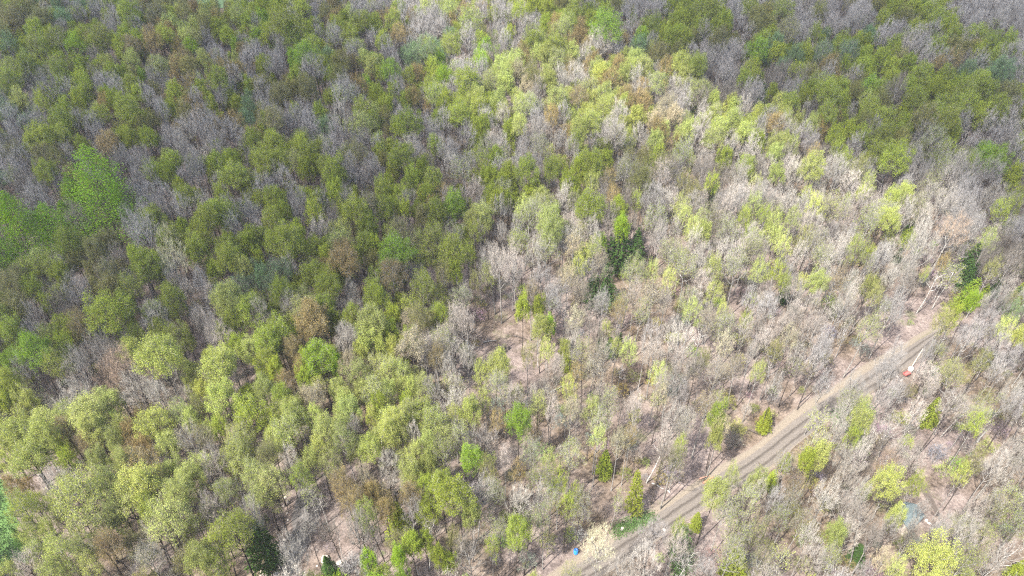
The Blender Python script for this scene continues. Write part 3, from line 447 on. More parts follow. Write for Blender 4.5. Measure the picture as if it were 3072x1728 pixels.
T[768, 1152] = "5 8 16 Fl,18 10 16 Fg,33 17 18 Fy,30 28 20 Fy,48 10 22 Sp,45 28 16 Sy,62 22 16 Fl,68 18 16 Fl,80 8 14 Sl,75 38 14 Bs,93 18 16 Sg,88 28 12 Sy,108 25 24 Fy,98 36 22 Fy,90 48 22 Fy,110 40 18 Sy,120 42 14 Bw,100 8 14 Sl,118 5 12 Sl,135 6 18 Bw,160 15 18 Sp,160 25 20 Fy,172 15 14 Sy,182 30 14 So,150 25 14 Sy,15 42 20 Sy,10 55 20 Sb,22 60 18 Bw,42 60 16 Sl,55 45 20 Fl,48 52 16 Sy,40 70 20 Sg,60 60 18 Sl,70 48 18 Sl,12 78 26 Sl,3 70 12 Sl,70 80 20 So,82 72 14 Sp,97 60 22 Bw,103 78 12 Ww,112 72 18 Xl,75 92 20 So,88 85 16 So,120 68 18 Fl,120 55 16 Sl,130 48 16 Sl,145 52 20 Sg,170 52 20 Fv,158 45 18 Sy,115 85 18 So,128 80 16 Sg,144 92 34 Fg,140 75 20 Fg,130 62 14 Fl,180 82 18 Sg,175 65 16 Sb,188 60 12 Bp,42 88 18 Xl,50 92 14 Ww,6 108 18 Xl,3 122 23 Ck,75 110 24 Bp,80 108 16 Bw,60 112 12 Ww,40 110 14 Bw,92 105 18 Sg,108 105 16 Cg,98 98 16 So,128 120 18 Ww,120 125 16 Xl,118 122 16 Fg,108 132 14 Fv,138 134 14 Fg,85 136 14 Fv,56 138 13 Ck,163 108 16 Ww,162 100 16 Fl,178 110 14 Xl,185 115 18 Sg,178 125 14 Sg,30 135 28 Bw,150 118 14 Sb"
T[1536, 1152] = "5 30 24 Fv,20 18 16 Sl,30 8 18 Sp,42 5 16 Sy,30 25 14 Bp,45 22 16 Sp,60 22 16 Sl,65 30 20 Sy,75 20 18 Sy,68 10 18 Bp,92 20 18 Bp,112 10 14 Sp,120 15 18 Bb,145 18 20 So,155 10 14 Xl,118 30 22 Bw,45 52 22 Sy,18 55 18 Sl,28 60 16 Sl,20 68 24 Sg,36 75 16 Sg,30 85 18 Sg,5 68 14 So,65 42 16 Sl,70 60 12 Cg,80 45 16 Sp,88 42 14 So,106 50 26 Ww,118 60 18 Bb,115 45 14 Bp,126 48 10 Sg,138 58 12 Sl,117 70 20 Sb,135 38 18 Sp,165 32 18 Fg,168 40 12 Fl,155 45 16 Sp,190 30 8 Cg,82 95 12 Xl,5 92 22 Bw,22 88 14 Bw,42 92 16 Sg,48 85 12 Sg,45 98 16 Xl,25 105 18 Sg,55 100 18 Sb,10 108 20 Sg,8 122 22 Fg,37 135 20 Sy,65 130 26 By,105 138 30 Bw,80 142 26 Bw,136 99 8 Cg,125 112 12 Sg,129 130 14 Ww,135 135 10 Ww,150 85 20 Fl,165 70 12 Sl,168 78 10 Xl,183 72 18 Fl,175 90 22 Sy,160 95 20 Sy,185 85 14 Bw,170 105 26 Sy,185 110 20 Sg,165 125 30 Sy,185 130 22 Sb,168 138 16 Cg,15 140 14 Fl"
T[2304, 1152] = "8 6 14 Bw,28 8 16 Bs,3 30 10 Cg,40 30 18 Xl,55 28 16 Bw,68 28 18 Fl,70 20 14 Sl,63 42 14 Sg,88 12 14 Bs,95 30 22 Ww,92 38 14 Ww,110 25 16 Bp,120 8 14 Bp,125 22 12 Cg,138 15 20 Ww,143 18 18 Ww,160 12 18 Sy,158 25 20 Sy,155 32 14 Sg,178 10 18 Bw,185 20 20 Bs,32 48 22 Sy,38 55 16 Fl,28 60 14 Fg,12 65 18 So,20 75 18 So,7 55 8 Cg,3 72 10 Cg,55 60 18 Bw,66 60 16 Bw,73 48 14 Bw,62 72 20 Bw,85 60 18 Bo,100 56 18 Bw,108 62 16 Bw,86 74 20 Fy,90 82 18 Xl,40 85 22 Bw,60 92 20 Bw,68 85 16 Bw,5 92 16 Bs,10 100 20 Sg,25 100 18 Sb,18 88 20 Sb,110 78 16 Sg,145 70 12 Sy,155 60 16 Sb,180 52 22 Bw,170 62 18 Bw,188 65 14 Bw,185 85 20 Sy,170 90 20 Sb,155 95 16 Bp,95 102 14 Fl,80 105 22 Bb,78 118 16 Bb,90 112 16 Bs,50 115 16 Fl,30 118 16 Bw,35 130 18 Bw,12 130 22 Xl,50 135 18 Sy,68 129 10 Ck,118 128 36 Fy,150 108 20 Sy,145 115 26 Bw,160 120 24 Sl,178 125 26 Ww,170 135 24 Bw,150 132 24 Sg,95 140 16 Sl,85 135 16 Sp,188 140 10 Cg,185 110 18 Sg,128 112 14 Bs"
LIST = []
for (ox, oy), s in T.items():
    for e in s.split(','):
        a = e.split(); LIST.append((ox + float(a[0]) * 10 / 2.516, oy + float(a[1]) * 10 / 2.516, float(a[2]) * 10 / 2.516, a[3][0], a[3][1]))
LIST += [(300, 580, 215, 'L', 'L'), (225, 610, 110, 'L', 'L'), (62, 690, 165, 'L', 'M'), (150, 695, 125, 'L', 'M'), (10, 770, 120, 'L', 'L'), (200, 655, 80, 'L', 'L'), (360, 620, 80, 'L', 'L'),
         (1915, 1490, 42, 'C', 'g')]
LIST = [(a, b, (w_ * (.88 if k not in 'CL' else 1.3 if k == 'C' and w_ != 42 else 1)), k, c) for a, b, w_, k, c in LIST]
TINT['L'] = (.150, .270, .020); TINT['M'] = (.165, .290, .012)
# ------------------------------------------------------------------ planting
def inpoly(x, y, P):
    c = False
    for (x1, y1), (x2, y2) in zip(P, P[1:] + P[:1]):
        if (y1 > y) != (y2 > y) and x < (x2 - x1) * (y - y1) / (y2 - y1) + x1: c = not c
    return c
def hgt(k, Wm):
    if k == 'C': return min(18, max(5, Wm * 2.1))
    if k == 'L': return min(28, max(10, Wm * 1.9))
    if k == 'U': return 3
    if k in 'WX': return min(18, max(8, 9 + 1.0 * Wm))
    return min(25, max(9, 12.5 + 1.2 * Wm))
class Tree: pass
TREES = []
def place(px, py, wpx, k, c, listed=True):
    h = 12.0
    for _ in range(6):
        p = at(px, py, h * ZC[k]); d = proj(p.x, p.y, p.z + h * ZC[k])[2]; Wm = wpx * d / F_PX
        if k == 'C' and wpx == 42: h = 11; Wm = 3.2
        else: h = hgt(k, Wm)
    t = Tree(); t.x, t.y, t.z = p; t.W = min(17, max(2.2, Wm)); t.H = h; t.k = k; t.c = c; t.listed = listed; t.px, t.py = px, py; t.d = d; t.inframe = True
    TREES.append(t); return t
for px, py, wpx, k, c in LIST: place(px, py, wpx, k, c)
CLEAR = [[(1400, 1000), (1480, 955), (1600, 1000), (1690, 1100), (1650, 1190), (1520, 1150), (1420, 1080)],
         [(1690, 1380), (1760, 1380), (1790, 1470), (1830, 1480), (1960, 1500), (1960, 1560), (1830, 1600), (1740, 1510)],
         [(2670, 1390), (2870, 1390), (2890, 1570), (2760, 1620), (2690, 1520)],
         [(850, 1450), (1010, 1490), (970, 1600), (910, 1760), (780, 1760), (840, 1600)],
         [(-200, 1400), (60, 1430), (110, 1700), (-200, 1760)], [(540, -60), (770, -60), (745, 8), (680, 18), (580, 20)],
         [(2660, 1060), (2760, 1060), (2760, 1170), (2650, 1170)], [(1690, 1640), (1760, 1640), (1760, 1728), (1690, 1728)],
         [(470, 1430), (560, 1430), (560, 1500), (470, 1500)]]
RL = np.array([(p.x, p.y) for p in ROADL]); RPX = np.array([proj(p.x, p.y, p.z)[:2] for p in ROADL]); RPX = RPX[RPX[:, 0] < 2740]
for t in TREES:                            # no trunk stands in the road
    dd = np.hypot(RL[:, 0] - t.x, RL[:, 1] - t.y); q = int(dd.argmin())
    if dd[q] < 3.6:
        ux, uy = (t.x - RL[q, 0]) / (dd[q] + 1e-6), (t.y - RL[q, 1]) / (dd[q] + 1e-6)
        t.x, t.y = RL[q, 0] + ux * 3.8, RL[q, 1] + uy * 3.8; t.z = float(th(t.x, t.y))
LP = np.array([(t.px, t.py) for t in TREES]); LX = np.array([(t.x, t.y, t.W) for t in TREES])
cell = {}
def cadd(x, y, r): cell.setdefault((int(x // 10), int(y // 10)), []).append((x, y, r))
def cfree(x, y, r, f):
    i, j = int(x // 10), int(y // 10)
    for a in (i - 1, i, i + 1):
        for b in (j - 1, j, j + 1):
            for (X_, Y_, R_) in cell.get((a, b), ()):
                if (X_ - x) ** 2 + (Y_ - y) ** 2 < (f * (R_ + r)) ** 2: return False
    return True
for t in TREES:
    cadd(t.x, t.y, t.W / 2); n_ = math.hypot(t.x, t.y)
    cadd(t.x * (1 - 4.2 / n_), t.y * (1 - 4.2 / n_), t.W * (.5 if t.k in 'CL' else (.3 if t.px < 1500 else .36)))
for t in TREES:
    if t.k in 'CL' and t.W > 4:
        n_ = math.hypot(t.x, t.y)
        for q in (3.5, 7.5): cadd(t.x * (1 - q / n_), t.y * (1 - q / n_), t.W * .6)
pr = random.Random(3)
cands = [(x + pr.uniform(-1.4, 1.4), y + pr.uniform(-1.4, 1.4)) for x in np.arange(-330, 360, 3.0) for y in np.arange(18, 470, 3.0)]
pr.shuffle(cands)
FILL = []
for x, y in cands:
    z = float(th(x, y)); px, py, d = proj(x, y, z + 11)
    if d < 20 or abs(px - 1536) > 1536 + 46 * F_PX / d + 60 or py < -430 or py > 2100: continue
    gpx, gpy, _ = proj(x, y, z)
    if np.min(np.hypot(RL[:, 0] - x, RL[:, 1] - y)) < 5.2: continue
    if np.min(np.hypot(RPX[:, 0] - px, RPX[:, 1] - py)) < 14: continue
    if any(inpoly(gpx, gpy, P) or inpoly(px, py, P) for P in CLEAR): continue
    if 585 < gpx < 770 and gpy < 120: continue
    openness = 0.78 if py < 1000 else 0.68
    if px > 1380 and py > 760: openness = 0.98
    if px > 1700 and py > 1000: openness = 1.12
    q = np.argsort(np.hypot(LP[:, 0] - px, (LP[:, 1] - py) * 1.4))[:5]; s = TREES[int(pr.choice(list(q)))]
    k, c = s.k, s.c
    if k in 'CLWX' and pr.random() < 0.75 or (c in 'vLM' and pr.random() < .7): k, c = pr.choice((('S', 'g'), ('B', 's'), ('S', 'b'), ('B', 'b')))
    if k == 'L' or k == 'C': k, c = 'S', 'g'
    Wm = pr.choice((pr.uniform(2.4, 4.2), pr.uniform(3.2, 6.0))); 
    if openness > .9: Wm = pr.uniform(2.6, 5.2); 
    if openness > .9 and k == 'F': k = 'S'
    if (px > 1350 and py > 620 or px > 1900 and py > 480) and k in 'SF' and pr.random() < .62: k, c = 'B', pr.choice('wwsbp')
    if not cfree(x, y, Wm / 2, 0.56 * openness): continue
    t = Tree(); t.x, t.y, t.z, t.W, t.H, t.k, t.c, t.listed = x, y, z, Wm, hgt(k, Wm) * pr.uniform(.68, .98), k, c, False
    t.px, t.py, t.d = px, py, d; t.inframe = -20 < px < 3092 and -20 < py < 1750
    cadd(x, y, Wm / 2); FILL.append(t)
# thin leafless poles and saplings between the big trees
for x, y in cands:
    if pr.random() < .55: continue
    z = float(th(x, y)); px, py, d = proj(x, y, z + 6)
    if d < 20 or abs(px - 1536) > 1700 or py < 500 or py > 1950: continue
    if px < 1300 and pr.random() < .6: continue
    gpx, gpy, _ = proj(x, y, z)
    if np.min(np.hypot(RL[:, 0] - x, RL[:, 1] - y)) < 4.6 or any(inpoly(gpx, gpy, P) for P in CLEAR): continue
    Wm = pr.uniform(1.4, 2.8)
    if not cfree(x, y, Wm / 2, 0.5): continue
    t = Tree(); t.x, t.y, t.z, t.W, t.H, t.k, t.c, t.listed = x, y, z, Wm, pr.uniform(6, 12), pr.choice('BBBS'), pr.choice('wsbpw'), False
    if t.k == 'S': t.c = pr.choice('glyb')
    t.px, t.py, t.d = px, py, d; t.inframe = -20 < px < 3092 and -20 < py < 1750
    cadd(x, y, Wm / 2); FILL.append(t)
ALL = TREES + FILL
# every listed tree and the largest others of a kind stand as trees of their own, up to 300 of each kind
by = {}
for t in ALL:
    if t.inframe or t.listed: by.setdefault(t.k, []).append(t)
NAME = {'F': 'leafy_tree', 'S': 'budding_tree', 'B': 'bare_tree', 'W': 'white_barked_tree', 'X': 'birch_tree', 'C': 'hemlock_tree', 'L': 'larch_tree'}
GROUP = {'F': 'leafy broadleaf trees of the forest', 'S': 'budding broadleaf trees of the forest', 'B': 'bare leafless trees of the forest', 'W': 'bare white barked trees',
         'X': 'birches with a haze of new leaves', 'C': 'dark evergreens among the broadleaf trees', 'L': 'vivid green larches'}
SOLO = []
for k, L in by.items():
    L.sort(key=lambda t: -(t.W / t.d)); SOLO += L[:300]
    for t in L[:300]: t.solo = True
REST = [t for t in ALL if not getattr(t, 'solo', False)]
print('TREES listed %d fill %d solo %d rest %d' % (len(TREES), len(FILL), len(SOLO), len(REST)), {k: len(v) for k, v in by.items()})
def tint_of(t, r):
    c = (WT if t.k in 'BW' else TINT).get(t.c, (.2, .2, .1) if t.k not in 'BW' else WT['s'])
    b = r.uniform(.82, 1.2); q = .015 if t.k in 'BW' else .05; return (c[0] * b * r.uniform(1 - q, 1 + q), c[1] * b, c[2] * b * r.uniform(1 - q, 1 + q))
# ---- labels: colour and kind, then where from the nearest landmark
LM = [((290, 560), 'tall vivid green larches'), ((1727, 1657), 'blue drum'), ((2715, 1118), 'red cart'), ((2712, 1560), 'teal roofed shed'), ((1890, 740), 'dark evergreen pair'),
      ((1960, 1350), 'white dead tree by road'), ((1915, 1490), 'narrow cedar by road'), ((1506, 1058), 'dark stump in clearing'), ((960, 1065), 'lime green tree'), ((2773, 1660), 'broad yellow tree'),
      ((310, 433), 'rusty tree above larches'), ((2884, 417), 'forked white tree'), ((2618, 250), 'round lime tree'), ((1775, 365), 'bright yellowish tree'), ((1550, 135), 'white trunk group'),
      ((780, 1637), 'dark bushy evergreen'), ((1130, 430), 'timber platform'), ((930, 180), 'lime tree under upper ridge'), ((640, 5), 'green meadow'), ((850, 64), 'broad green tree near meadow'),
      ((2920, 810), 'dark evergreen right side'), ((1340, 240), 'small vivid green tree'), ((2423, 1267), 'dirt road bend'), ((445, 1480), 'broad yellow green tree'), ((560, 1095), 'pair of yellow green trees'),
      ((2300, 150), 'grey shaded slope'), ((2849, 690), 'russet bare crown'), ((1410, 1215), 'bare white crown beside clearing'), ((1035, 820), 'lime crown mid forest'), ((2160, 420), 'yellow crowns above slope'), ((890, 1540), 'gravel track'), ((500, 180), 'pale birches'), ((2880, 1050), 'road end'), ((2200, 1050), 'lilac bare crown')]
ORD = ['nearest', 'second nearest', 'third nearest', 'fourth nearest', 'fifth nearest', 'sixth nearest', 'seventh nearest', 'eighth nearest', 'ninth nearest', 'tenth nearest', 'eleventh nearest', 'twelfth nearest', 'thirteenth nearest', 'fourteenth nearest', 'fifteenth nearest']
LEAFADJ = {'g': 'olive green', 'v': 'lime green', 'y': 'yellow green', 'o': 'rusty orange', 'p': 'pinkish tan', 'l': 'pale green', 't': 'blue green', 'b': 'brownish olive', 's': 'greyish', 'k': 'dark green', 'w': 'whitish', 'L': 'vivid green', 'M': 'vivid green'}
WOODADJ = {'s': 'lilac grey', 'w': 'pale grey', 'b': 'brown grey', 'p': 'pinkish', 'y': 'straw coloured', 'o': 'russet', 'l': 'pale', 'g': 'grey'}
def adj(t):
    big = 'broad ' if t.W > 8.5 else ('small ' if t.W < 4.6 else '')
    if t.k == 'F': return big + LEAFADJ[t.c] + ' leafy tree'
    if t.k == 'S': return big + LEAFADJ[t.c] + ' budding tree'
    if t.k == 'B': return big + WOODADJ[t.c] + ' bare tree'
    if t.k == 'W': return big + 'white limbed bare tree'
    if t.k == 'X': return big + 'white trunked birch'
    if t.k == 'C': return big + ('narrow green cedar' if t.W < 3.3 and t.H > 10.5 else LEAFADJ[t.c] + ' evergreen')
    return big + 'vivid green larch'
def direction(dx, dy):
    a = math.degrees(math.atan2(-dy, dx)) % 360
    return ['right of', 'up right of', 'above', 'up left of', 'left of', 'down left of', 'below', 'down right of'][int((a + 22.5) // 45) % 8]
cells = {}
for t in SOLO:
    d, i = min((math.hypot(t.px - p[0], t.py - p[1]), i) for i, (p, n) in enumerate(LM)); t.ld = d
    if d < 28: t.dir = 'at'
    else: t.dir = direction(t.px - LM[i][0][0], t.py - LM[i][0][1])
    t.lm = LM[i][1]; t.adj = adj(t); cells.setdefault((t.adj, t.dir, t.lm), []).append(t)
for key, L in cells.items():
    L.sort(key=lambda t: t.ld)
    for q, t in enumerate(L):
        where = ('beside the ' if t.dir == 'at' else t.dir + ' the ') + t.lm
        t.label = '%s, %s%s' % (t.adj, (ORD[min(q, 14)] + ' ') if len(L) > 1 else '', where)
ir = random.Random(21)
def thin(t): return t.k == 'S' and (t.px > 1330 and t.py > 430 or t.px > 2300 and t.py > 700 or (t.py > 1250 and t.c in 'ps'))
cnt = {}
for t in SOLO:
    P = PR['T' if thin(t) else t.k]; v = cnt.get(t.k, 0); cnt[t.k] = v + 1; P = P[(v * 5 + ir.randrange(3)) % len(P)]
    rt = empty(NAME[t.k], (t.x, t.y, t.z - 0.1), ir.uniform(0, 6.28))
    rt.rotation_euler = (R(ir.gauss(0, 2.6)), R(ir.gauss(0, 2.6)), ir.uniform(0, 6.28))
    h0, w0 = HW[t.k]; rt.scale = (t.W / w0 * ir.uniform(.86, 1.14), t.W / w0 * ir.uniform(.86, 1.14), t.H / h0 * (ir.uniform(.9, 1.08) if t.k not in 'CL' else 1))
    tag(rt, t.label, 'tree', GROUP[t.k])
    tn = tint_of(t, ir)
    wb = ir.uniform(.8, 1.1); wt = tuple(v_ * wb for v_ in (WT['s'] if t.k in 'FSXCL' else tn))
    if t.k in 'CL': wt = (.10, .08, .06)
    if t.k == 'S' and ir.random() < .5: wt = WT['b']
    o = obj('trunk', P.trunk, None, rt)
    if P.twig:
        o = obj('branches', P.twig, None, rt); o['tint'] = wt
    if P.leaf:
        o = obj('crown', P.leaf, None, rt); o['tint'] = tn
# ---- the remaining trees, farther off, outside the frame or hidden between their neighbours: one mass
def scatter(name, items, protos, label):
    """items: (x, y, z, rz, sx, sz, proto index, tint)"""
    me = bpy.data.meshes.new(name)
    me.from_pydata([i[:3] for i in items], [], [])
    def at_(n, ty, vals):
        a = me.attributes.new(n, ty, 'POINT'); a.data.foreach_set({'FLOAT_VECTOR': 'vector', 'FLOAT_COLOR': 'color', 'INT': 'value'}[ty], np.array(vals, np.int32 if ty == 'INT' else np.float32).ravel())
    at_('rot', 'FLOAT_VECTOR', [(0, 0, i[3]) for i in items]); at_('scl', 'FLOAT_VECTOR', [(i[4], i[4], i[5]) for i in items])
    at_('which', 'INT', [i[6] for i in items]); at_('tint', 'FLOAT_COLOR', [i[7] + (1.0,) for i in items])
    o = obj(name, me); tag(o, label, None, None, 'stuff')
    ng = bpy.data.node_groups.new(name, 'GeometryNodeTree'); ng.interface.new_socket('Geometry', in_out='INPUT', socket_type='NodeSocketGeometry'); ng.interface.new_socket('Geometry', in_out='OUTPUT', socket_type='NodeSocketGeometry')
    gi = ng.nodes.new('NodeGroupInput'); go = ng.nodes.new('NodeGroupOutput'); jn = ng.nodes.new('GeometryNodeJoinGeometry')
    def named(nm, ty):
        x = ng.nodes.new('GeometryNodeInputNamedAttribute'); x.data_type = ty; x.inputs['Name'].default_value = nm
        return [s for s in x.outputs if s.enabled and s.name == 'Attribute'][0]
    rot = named('rot', 'FLOAT_VECTOR'); scl = named('scl', 'FLOAT_VECTOR'); wh = named('which', 'INT')
    for i, m_ in enumerate(protos):
        src = bpy.data.objects.new('source', m_)
        oi = ng.nodes.new('GeometryNodeObjectInfo'); oi.inputs['Object'].default_value = src
        oi.inputs['As Instance'].default_value = True
        cm = ng.nodes.new('FunctionNodeCompare'); cm.data_type = 'INT'; cm.operation = 'EQUAL'
        ins = [s for s in cm.inputs if s.enabled]; ng.links.new(wh, ins[0]); ins[1].default_value = i
        ip = ng.nodes.new('GeometryNodeInstanceOnPoints')
        ng.links.new(gi.outputs[0], ip.inputs['Points']); ng.links.new(cm.outputs[0], ip.inputs['Selection']); ng.links.new(oi.outputs['Geometry'], ip.inputs['Instance'])
        ng.links.new(rot, ip.inputs['Rotation']); ng.links.new(scl, ip.inputs['Scale']); ng.links.new(ip.outputs[0], jn.inputs[0])
    ng.links.new(jn.outputs[0], go.inputs[0])
    md = o.modifiers.new('scatter', 'NODES'); md.node_group = ng
    return o
pl = []; off = {}
for k in 'FSTBWX': off[k] = len(pl); pl += [p.all for p in PR[k]]
items = []
for t in REST:
    k = 'T' if thin(t) else t.k if t.k in off else 'S'; h0, w0 = HW[k]
    items.append((t.x, t.y, t.z - 0.1, ir.uniform(0, 6.28), t.W / w0, t.H / h0, off[k] + ir.randrange(len(PR[k])), tint_of(t, ir)))
if items: scatter('background_woodland', items, pl, 'mixed budding and bare woodland between and behind the separate trees')
# ---- undergrowth: saplings and brush too many to count
items = []
for _ in range(9500):
    x = ir.uniform(-240, 260); y = ir.uniform(30, 330); z = float(th(x, y)); px, py, d = proj(x, y, z)
    if d < 20 or abs(px - 1536) > 1700 or py < -60 or py > 1850: continue
    if np.min(np.hypot(RL[:, 0] - x, RL[:, 1] - y)) < 4.2: continue
    if any(inpoly(px, py, P) for P in CLEAR[:2] + CLEAR[4:6]) and ir.random() < .93: continue
    if any(inpoly(px, py, P) for P in CLEAR) and ir.random() < .7: continue
    openr = px > 1400 and py > 800
    if not openr and ir.random() < .35: continue
    s = ir.uniform(.35, 1.0) * (1.15 if openr else .9); c = ir.choice([WT['s'], WT['b'], WT['p'], WT['s'], TINT['g'], TINT['b'], TINT['l']])
    items.append((x, y, z - .05, ir.uniform(0, 6.28), s, s * ir.uniform(.8, 1.5), ir.randrange(2), tuple(v * ir.uniform(.7, 1.1) for v in c)))
scatter('undergrowth', items, [p.all for p in PR['U']], 'low brush and saplings over the forest floor')
# ---- grass blades on the green patches
def grass(poly, n, hgt_, nm, lab):
    P = [at(*p) for p in poly]; PP = [(p.x, p.y) for p in P]; xs = [p.x for p in P]; ys = [p.y for p in P]; Vv = []; k = 0
    while k < n:
        x = ir.uniform(min(xs), max(xs)); y = ir.uniform(min(ys), max(ys)); k += 1
        if not inpoly(x, y, PP): continue
        x += ir.gauss(0, .55); y += ir.gauss(0, .55)
        z = float(th(x, y)) + .1; a = ir.uniform(0, 6.28); w_ = .06; h = hgt_ * ir.uniform(.5, 1.3)
        Vv += [(x - w_ * math.cos(a), y - w_ * math.sin(a), z), (x + w_ * math.cos(a), y + w_ * math.sin(a), z), (x + ir.uniform(-.15, .15), y + ir.uniform(-.15, .15), z + h)]
    m_ = fast_mesh(nm, np.array(Vv), np.zeros((0, 4), int), np.arange(len(Vv)).reshape(-1, 3), [GRASSM])
    tag(obj(nm, m_), lab, None, None, 'stuff')
for q, poly in enumerate(GP): grass(poly, [9000, 9000, 16000, 5000][q], .3, 'grass', ['bright green grass on the road verge below the cedar', 'green grass strip right of the road', 'bright green grass at the lower left edge', 'thin green grass below the dirt road by the red cart'][q])
# ------------------------------------------------------------------ clouds that shade the left and the far right of the forest
def cloudmask():
    A = [(-2500, -700), (900, -700), (1120, -200), (1190, 60), (1290, 250), (1370, 420), (1470, 560), (1450, 660), (1420, 800), (1350, 930), (1180, 990), (980, 1010), (740, 1050), (640, 1120), (520, 1060), (430, 1080), (330, 1180), (170, 1210), (0, 1215), (-500, 1260), (-2500, 1300)]
    B = [(1500, -700), (1700, -100), (1760, 50), (1900, 170), (2060, 230), (2200, 330), (2330, 370), (2430, 440), (2560, 490), (2720, 560), (2900, 600), (2950, 700), (2930, 830), (3072, 900), (4200, 1100), (4800, -700)]
    Cc = [(1440, 440), (1640, 400), (1900, 430), (2120, 470), (2330, 500), (2300, 590), (2050, 600), (1850, 640), (1650, 600), (1500, 640)]
    out = []
    for P, s in ((A, 1.0), (B, 1.0), (Cc, .6)):
        out.append(([(lambda q: (q.x, q.y))(at(px, max(py, -520), 10)) for px, py in P], s))
    return out
CM = cloudmask(); ALT = 620.0
ox = sdir.x / sdir.z * (ALT - 20); oy = sdir.y / sdir.z * (ALT - 20)
st = 6.0; cx = np.arange(-640, 760, st); cy = np.arange(-40, 1150, st); M = np.zeros((len(cx), len(cy)))
for P, s in CM:
    inside = np.zeros_like(M, bool); XX, YY = np.meshgrid(cx, cy, indexing='ij')
    for (x1, y1), (x2, y2) in zip(P, P[1:] + P[:1]):
        if y1 == y2: continue
        cr = ((y1 > YY) != (y2 > YY)) & (XX < (x2 - x1) * (YY - y1) / (y2 - y1) + x1); inside ^= cr
    M = np.maximum(M, inside * s)
for _ in range(5):
    M = (np.roll(M, 1, 0) + M * 2 + np.roll(M, -1, 0)) / 4; M = (np.roll(M, 1, 1) + M * 2 + np.roll(M, -1, 1)) / 4
M[0] = M[-1] = 0; M[:, 0] = M[:, -1] = 0
def cloud_mat():
    m, t, n, l = mat('cloud_vapour')
    o = N(n, 'ShaderNodeOutputMaterial'); a = N(n, 'ShaderNodeAttribute', attribute_type='GEOMETRY', attribute_name='vapour')
    tc = N(n, 'ShaderNodeTexCoord'); no = N(n, 'ShaderNodeTexNoise'); no.inputs['Scale'].default_value = 0.03; no.inputs['Detail'].default_value = 4; l.new(tc.outputs['Object'], no.inputs['Vector'])
    ad = N(n, 'ShaderNodeMath', operation='MULTIPLY_ADD'); ad.inputs[1].default_value = 0.5; ad.inputs[2].default_value = -0.25; l.new(no.outputs[0], ad.inputs[0])
    sm = N(n, 'ShaderNodeMath', operation='ADD'); l.new(ad.outputs[0], sm.inputs[0]); l.new(a.outputs['Fac'], sm.inputs[1])
    mr = N(n, 'ShaderNodeMapRange'); mr.inputs[1].default_value = 0.25; mr.inputs[2].default_value = 0.8; mr.inputs[3].default_value = 0.0; mr.inputs[4].default_value = 0.58
    l.new(sm.outputs[0], mr.inputs[0])
    tr = N(n, 'ShaderNodeBsdfTransparent'); tl = N(n, 'ShaderNodeBsdfTranslucent'); tl.inputs[0].default_value = (.85, .86, .88, 1); ms = N(n, 'ShaderNodeMixShader')
    l.new(mr.outputs[0], ms.inputs[0]); l.new(tr.outputs[0], ms.inputs[1]); l.new(tl.outputs[0], ms.inputs[2]); l.new(ms.outputs[0], o.inputs[0])
    return m
XX, YY = np.meshgrid(cx, cy, indexing='ij'); lump = np.sin(XX * .05) * np.sin(YY * .043 + 1) + .6 * np.sin(XX * .11 + YY * .07) + .5 * np.sin(YY * .13 - XX * .05)
thick = M * (14 + 5 * lump)
top_ = np.stack([XX + ox, YY + oy, ALT + thick], -1).reshape(-1, 3); bot = np.stack([XX + ox, YY + oy, ALT - thick * .35 - 0.2], -1).reshape(-1, 3)
nyc = len(cy); keep = np.maximum.reduce([M[:-1, :-1], M[1:, :-1], M[:-1, 1:], M[1:, 1:]]) > 0.02
i, j = np.nonzero(keep); a = i * nyc + j; Qt = np.stack([a, a + nyc, a + nyc + 1, a + 1], -1); Qb = Qt[:, ::-1] + len(top_)
me = fast_mesh('cloud', np.concatenate([top_, bot]), np.concatenate([Qt, Qb]), np.zeros((0, 3), int), [cloud_mat()])
aa = me.attributes.new('vapour', 'FLOAT', 'POINT'); aa.data.foreach_set('value', np.concatenate([M.ravel(), M.ravel()]).astype(np.float32))
me.polygons.foreach_set('use_smooth', np.ones(len(me.polygons), bool))
tag(obj('cloud', me), kind='structure')
# ------------------------------------------------------------------ small things among the trees
PWHITE = simple('paint_white', (.50, .49, .46), .5, 3, .08); PRED = simple('paint_red', (.36, .10, .09), .45, 4, .2); PBLUE = simple('plastic_blue', (.02, .19, .55), .35, 3, .1)
PBLACK = simple('rubber', (.02, .02, .02), .8); PTEAL = simple('roof_teal', (.12, .148, .15), .4, 2, .12, 0.2); PWOOD = simple('weathered_wood', (.30, .26, .22), .8, 5, .3); PDARK = simple('dark_wood', (.045, .038, .035), .85, 5, .3)
STONE = simple('stone_pale', (.33, .29, .26), .85, 2.5, .25); METAL = simple('metal_grey', (.4, .4, .42), .35, 3, .1, .7)
def lathe(prof, n=18):
    m = MB(); V = []; F = []
    for r_, z in prof: V += [(r_ * math.cos(2 * math.pi * k / n), r_ * math.sin(2 * math.pi * k / n), z) for k in range(n)]
    for i in range(len(prof) - 1): F += [(i * n + k, i * n + (k + 1) % n, (i + 1) * n + (k + 1) % n, (i + 1) * n + k) for k in range(n)]
    F += [tuple(range(n))[::-1], tuple((len(prof) - 1) * n + k for k in range(n))]; m.add(V, F); return m
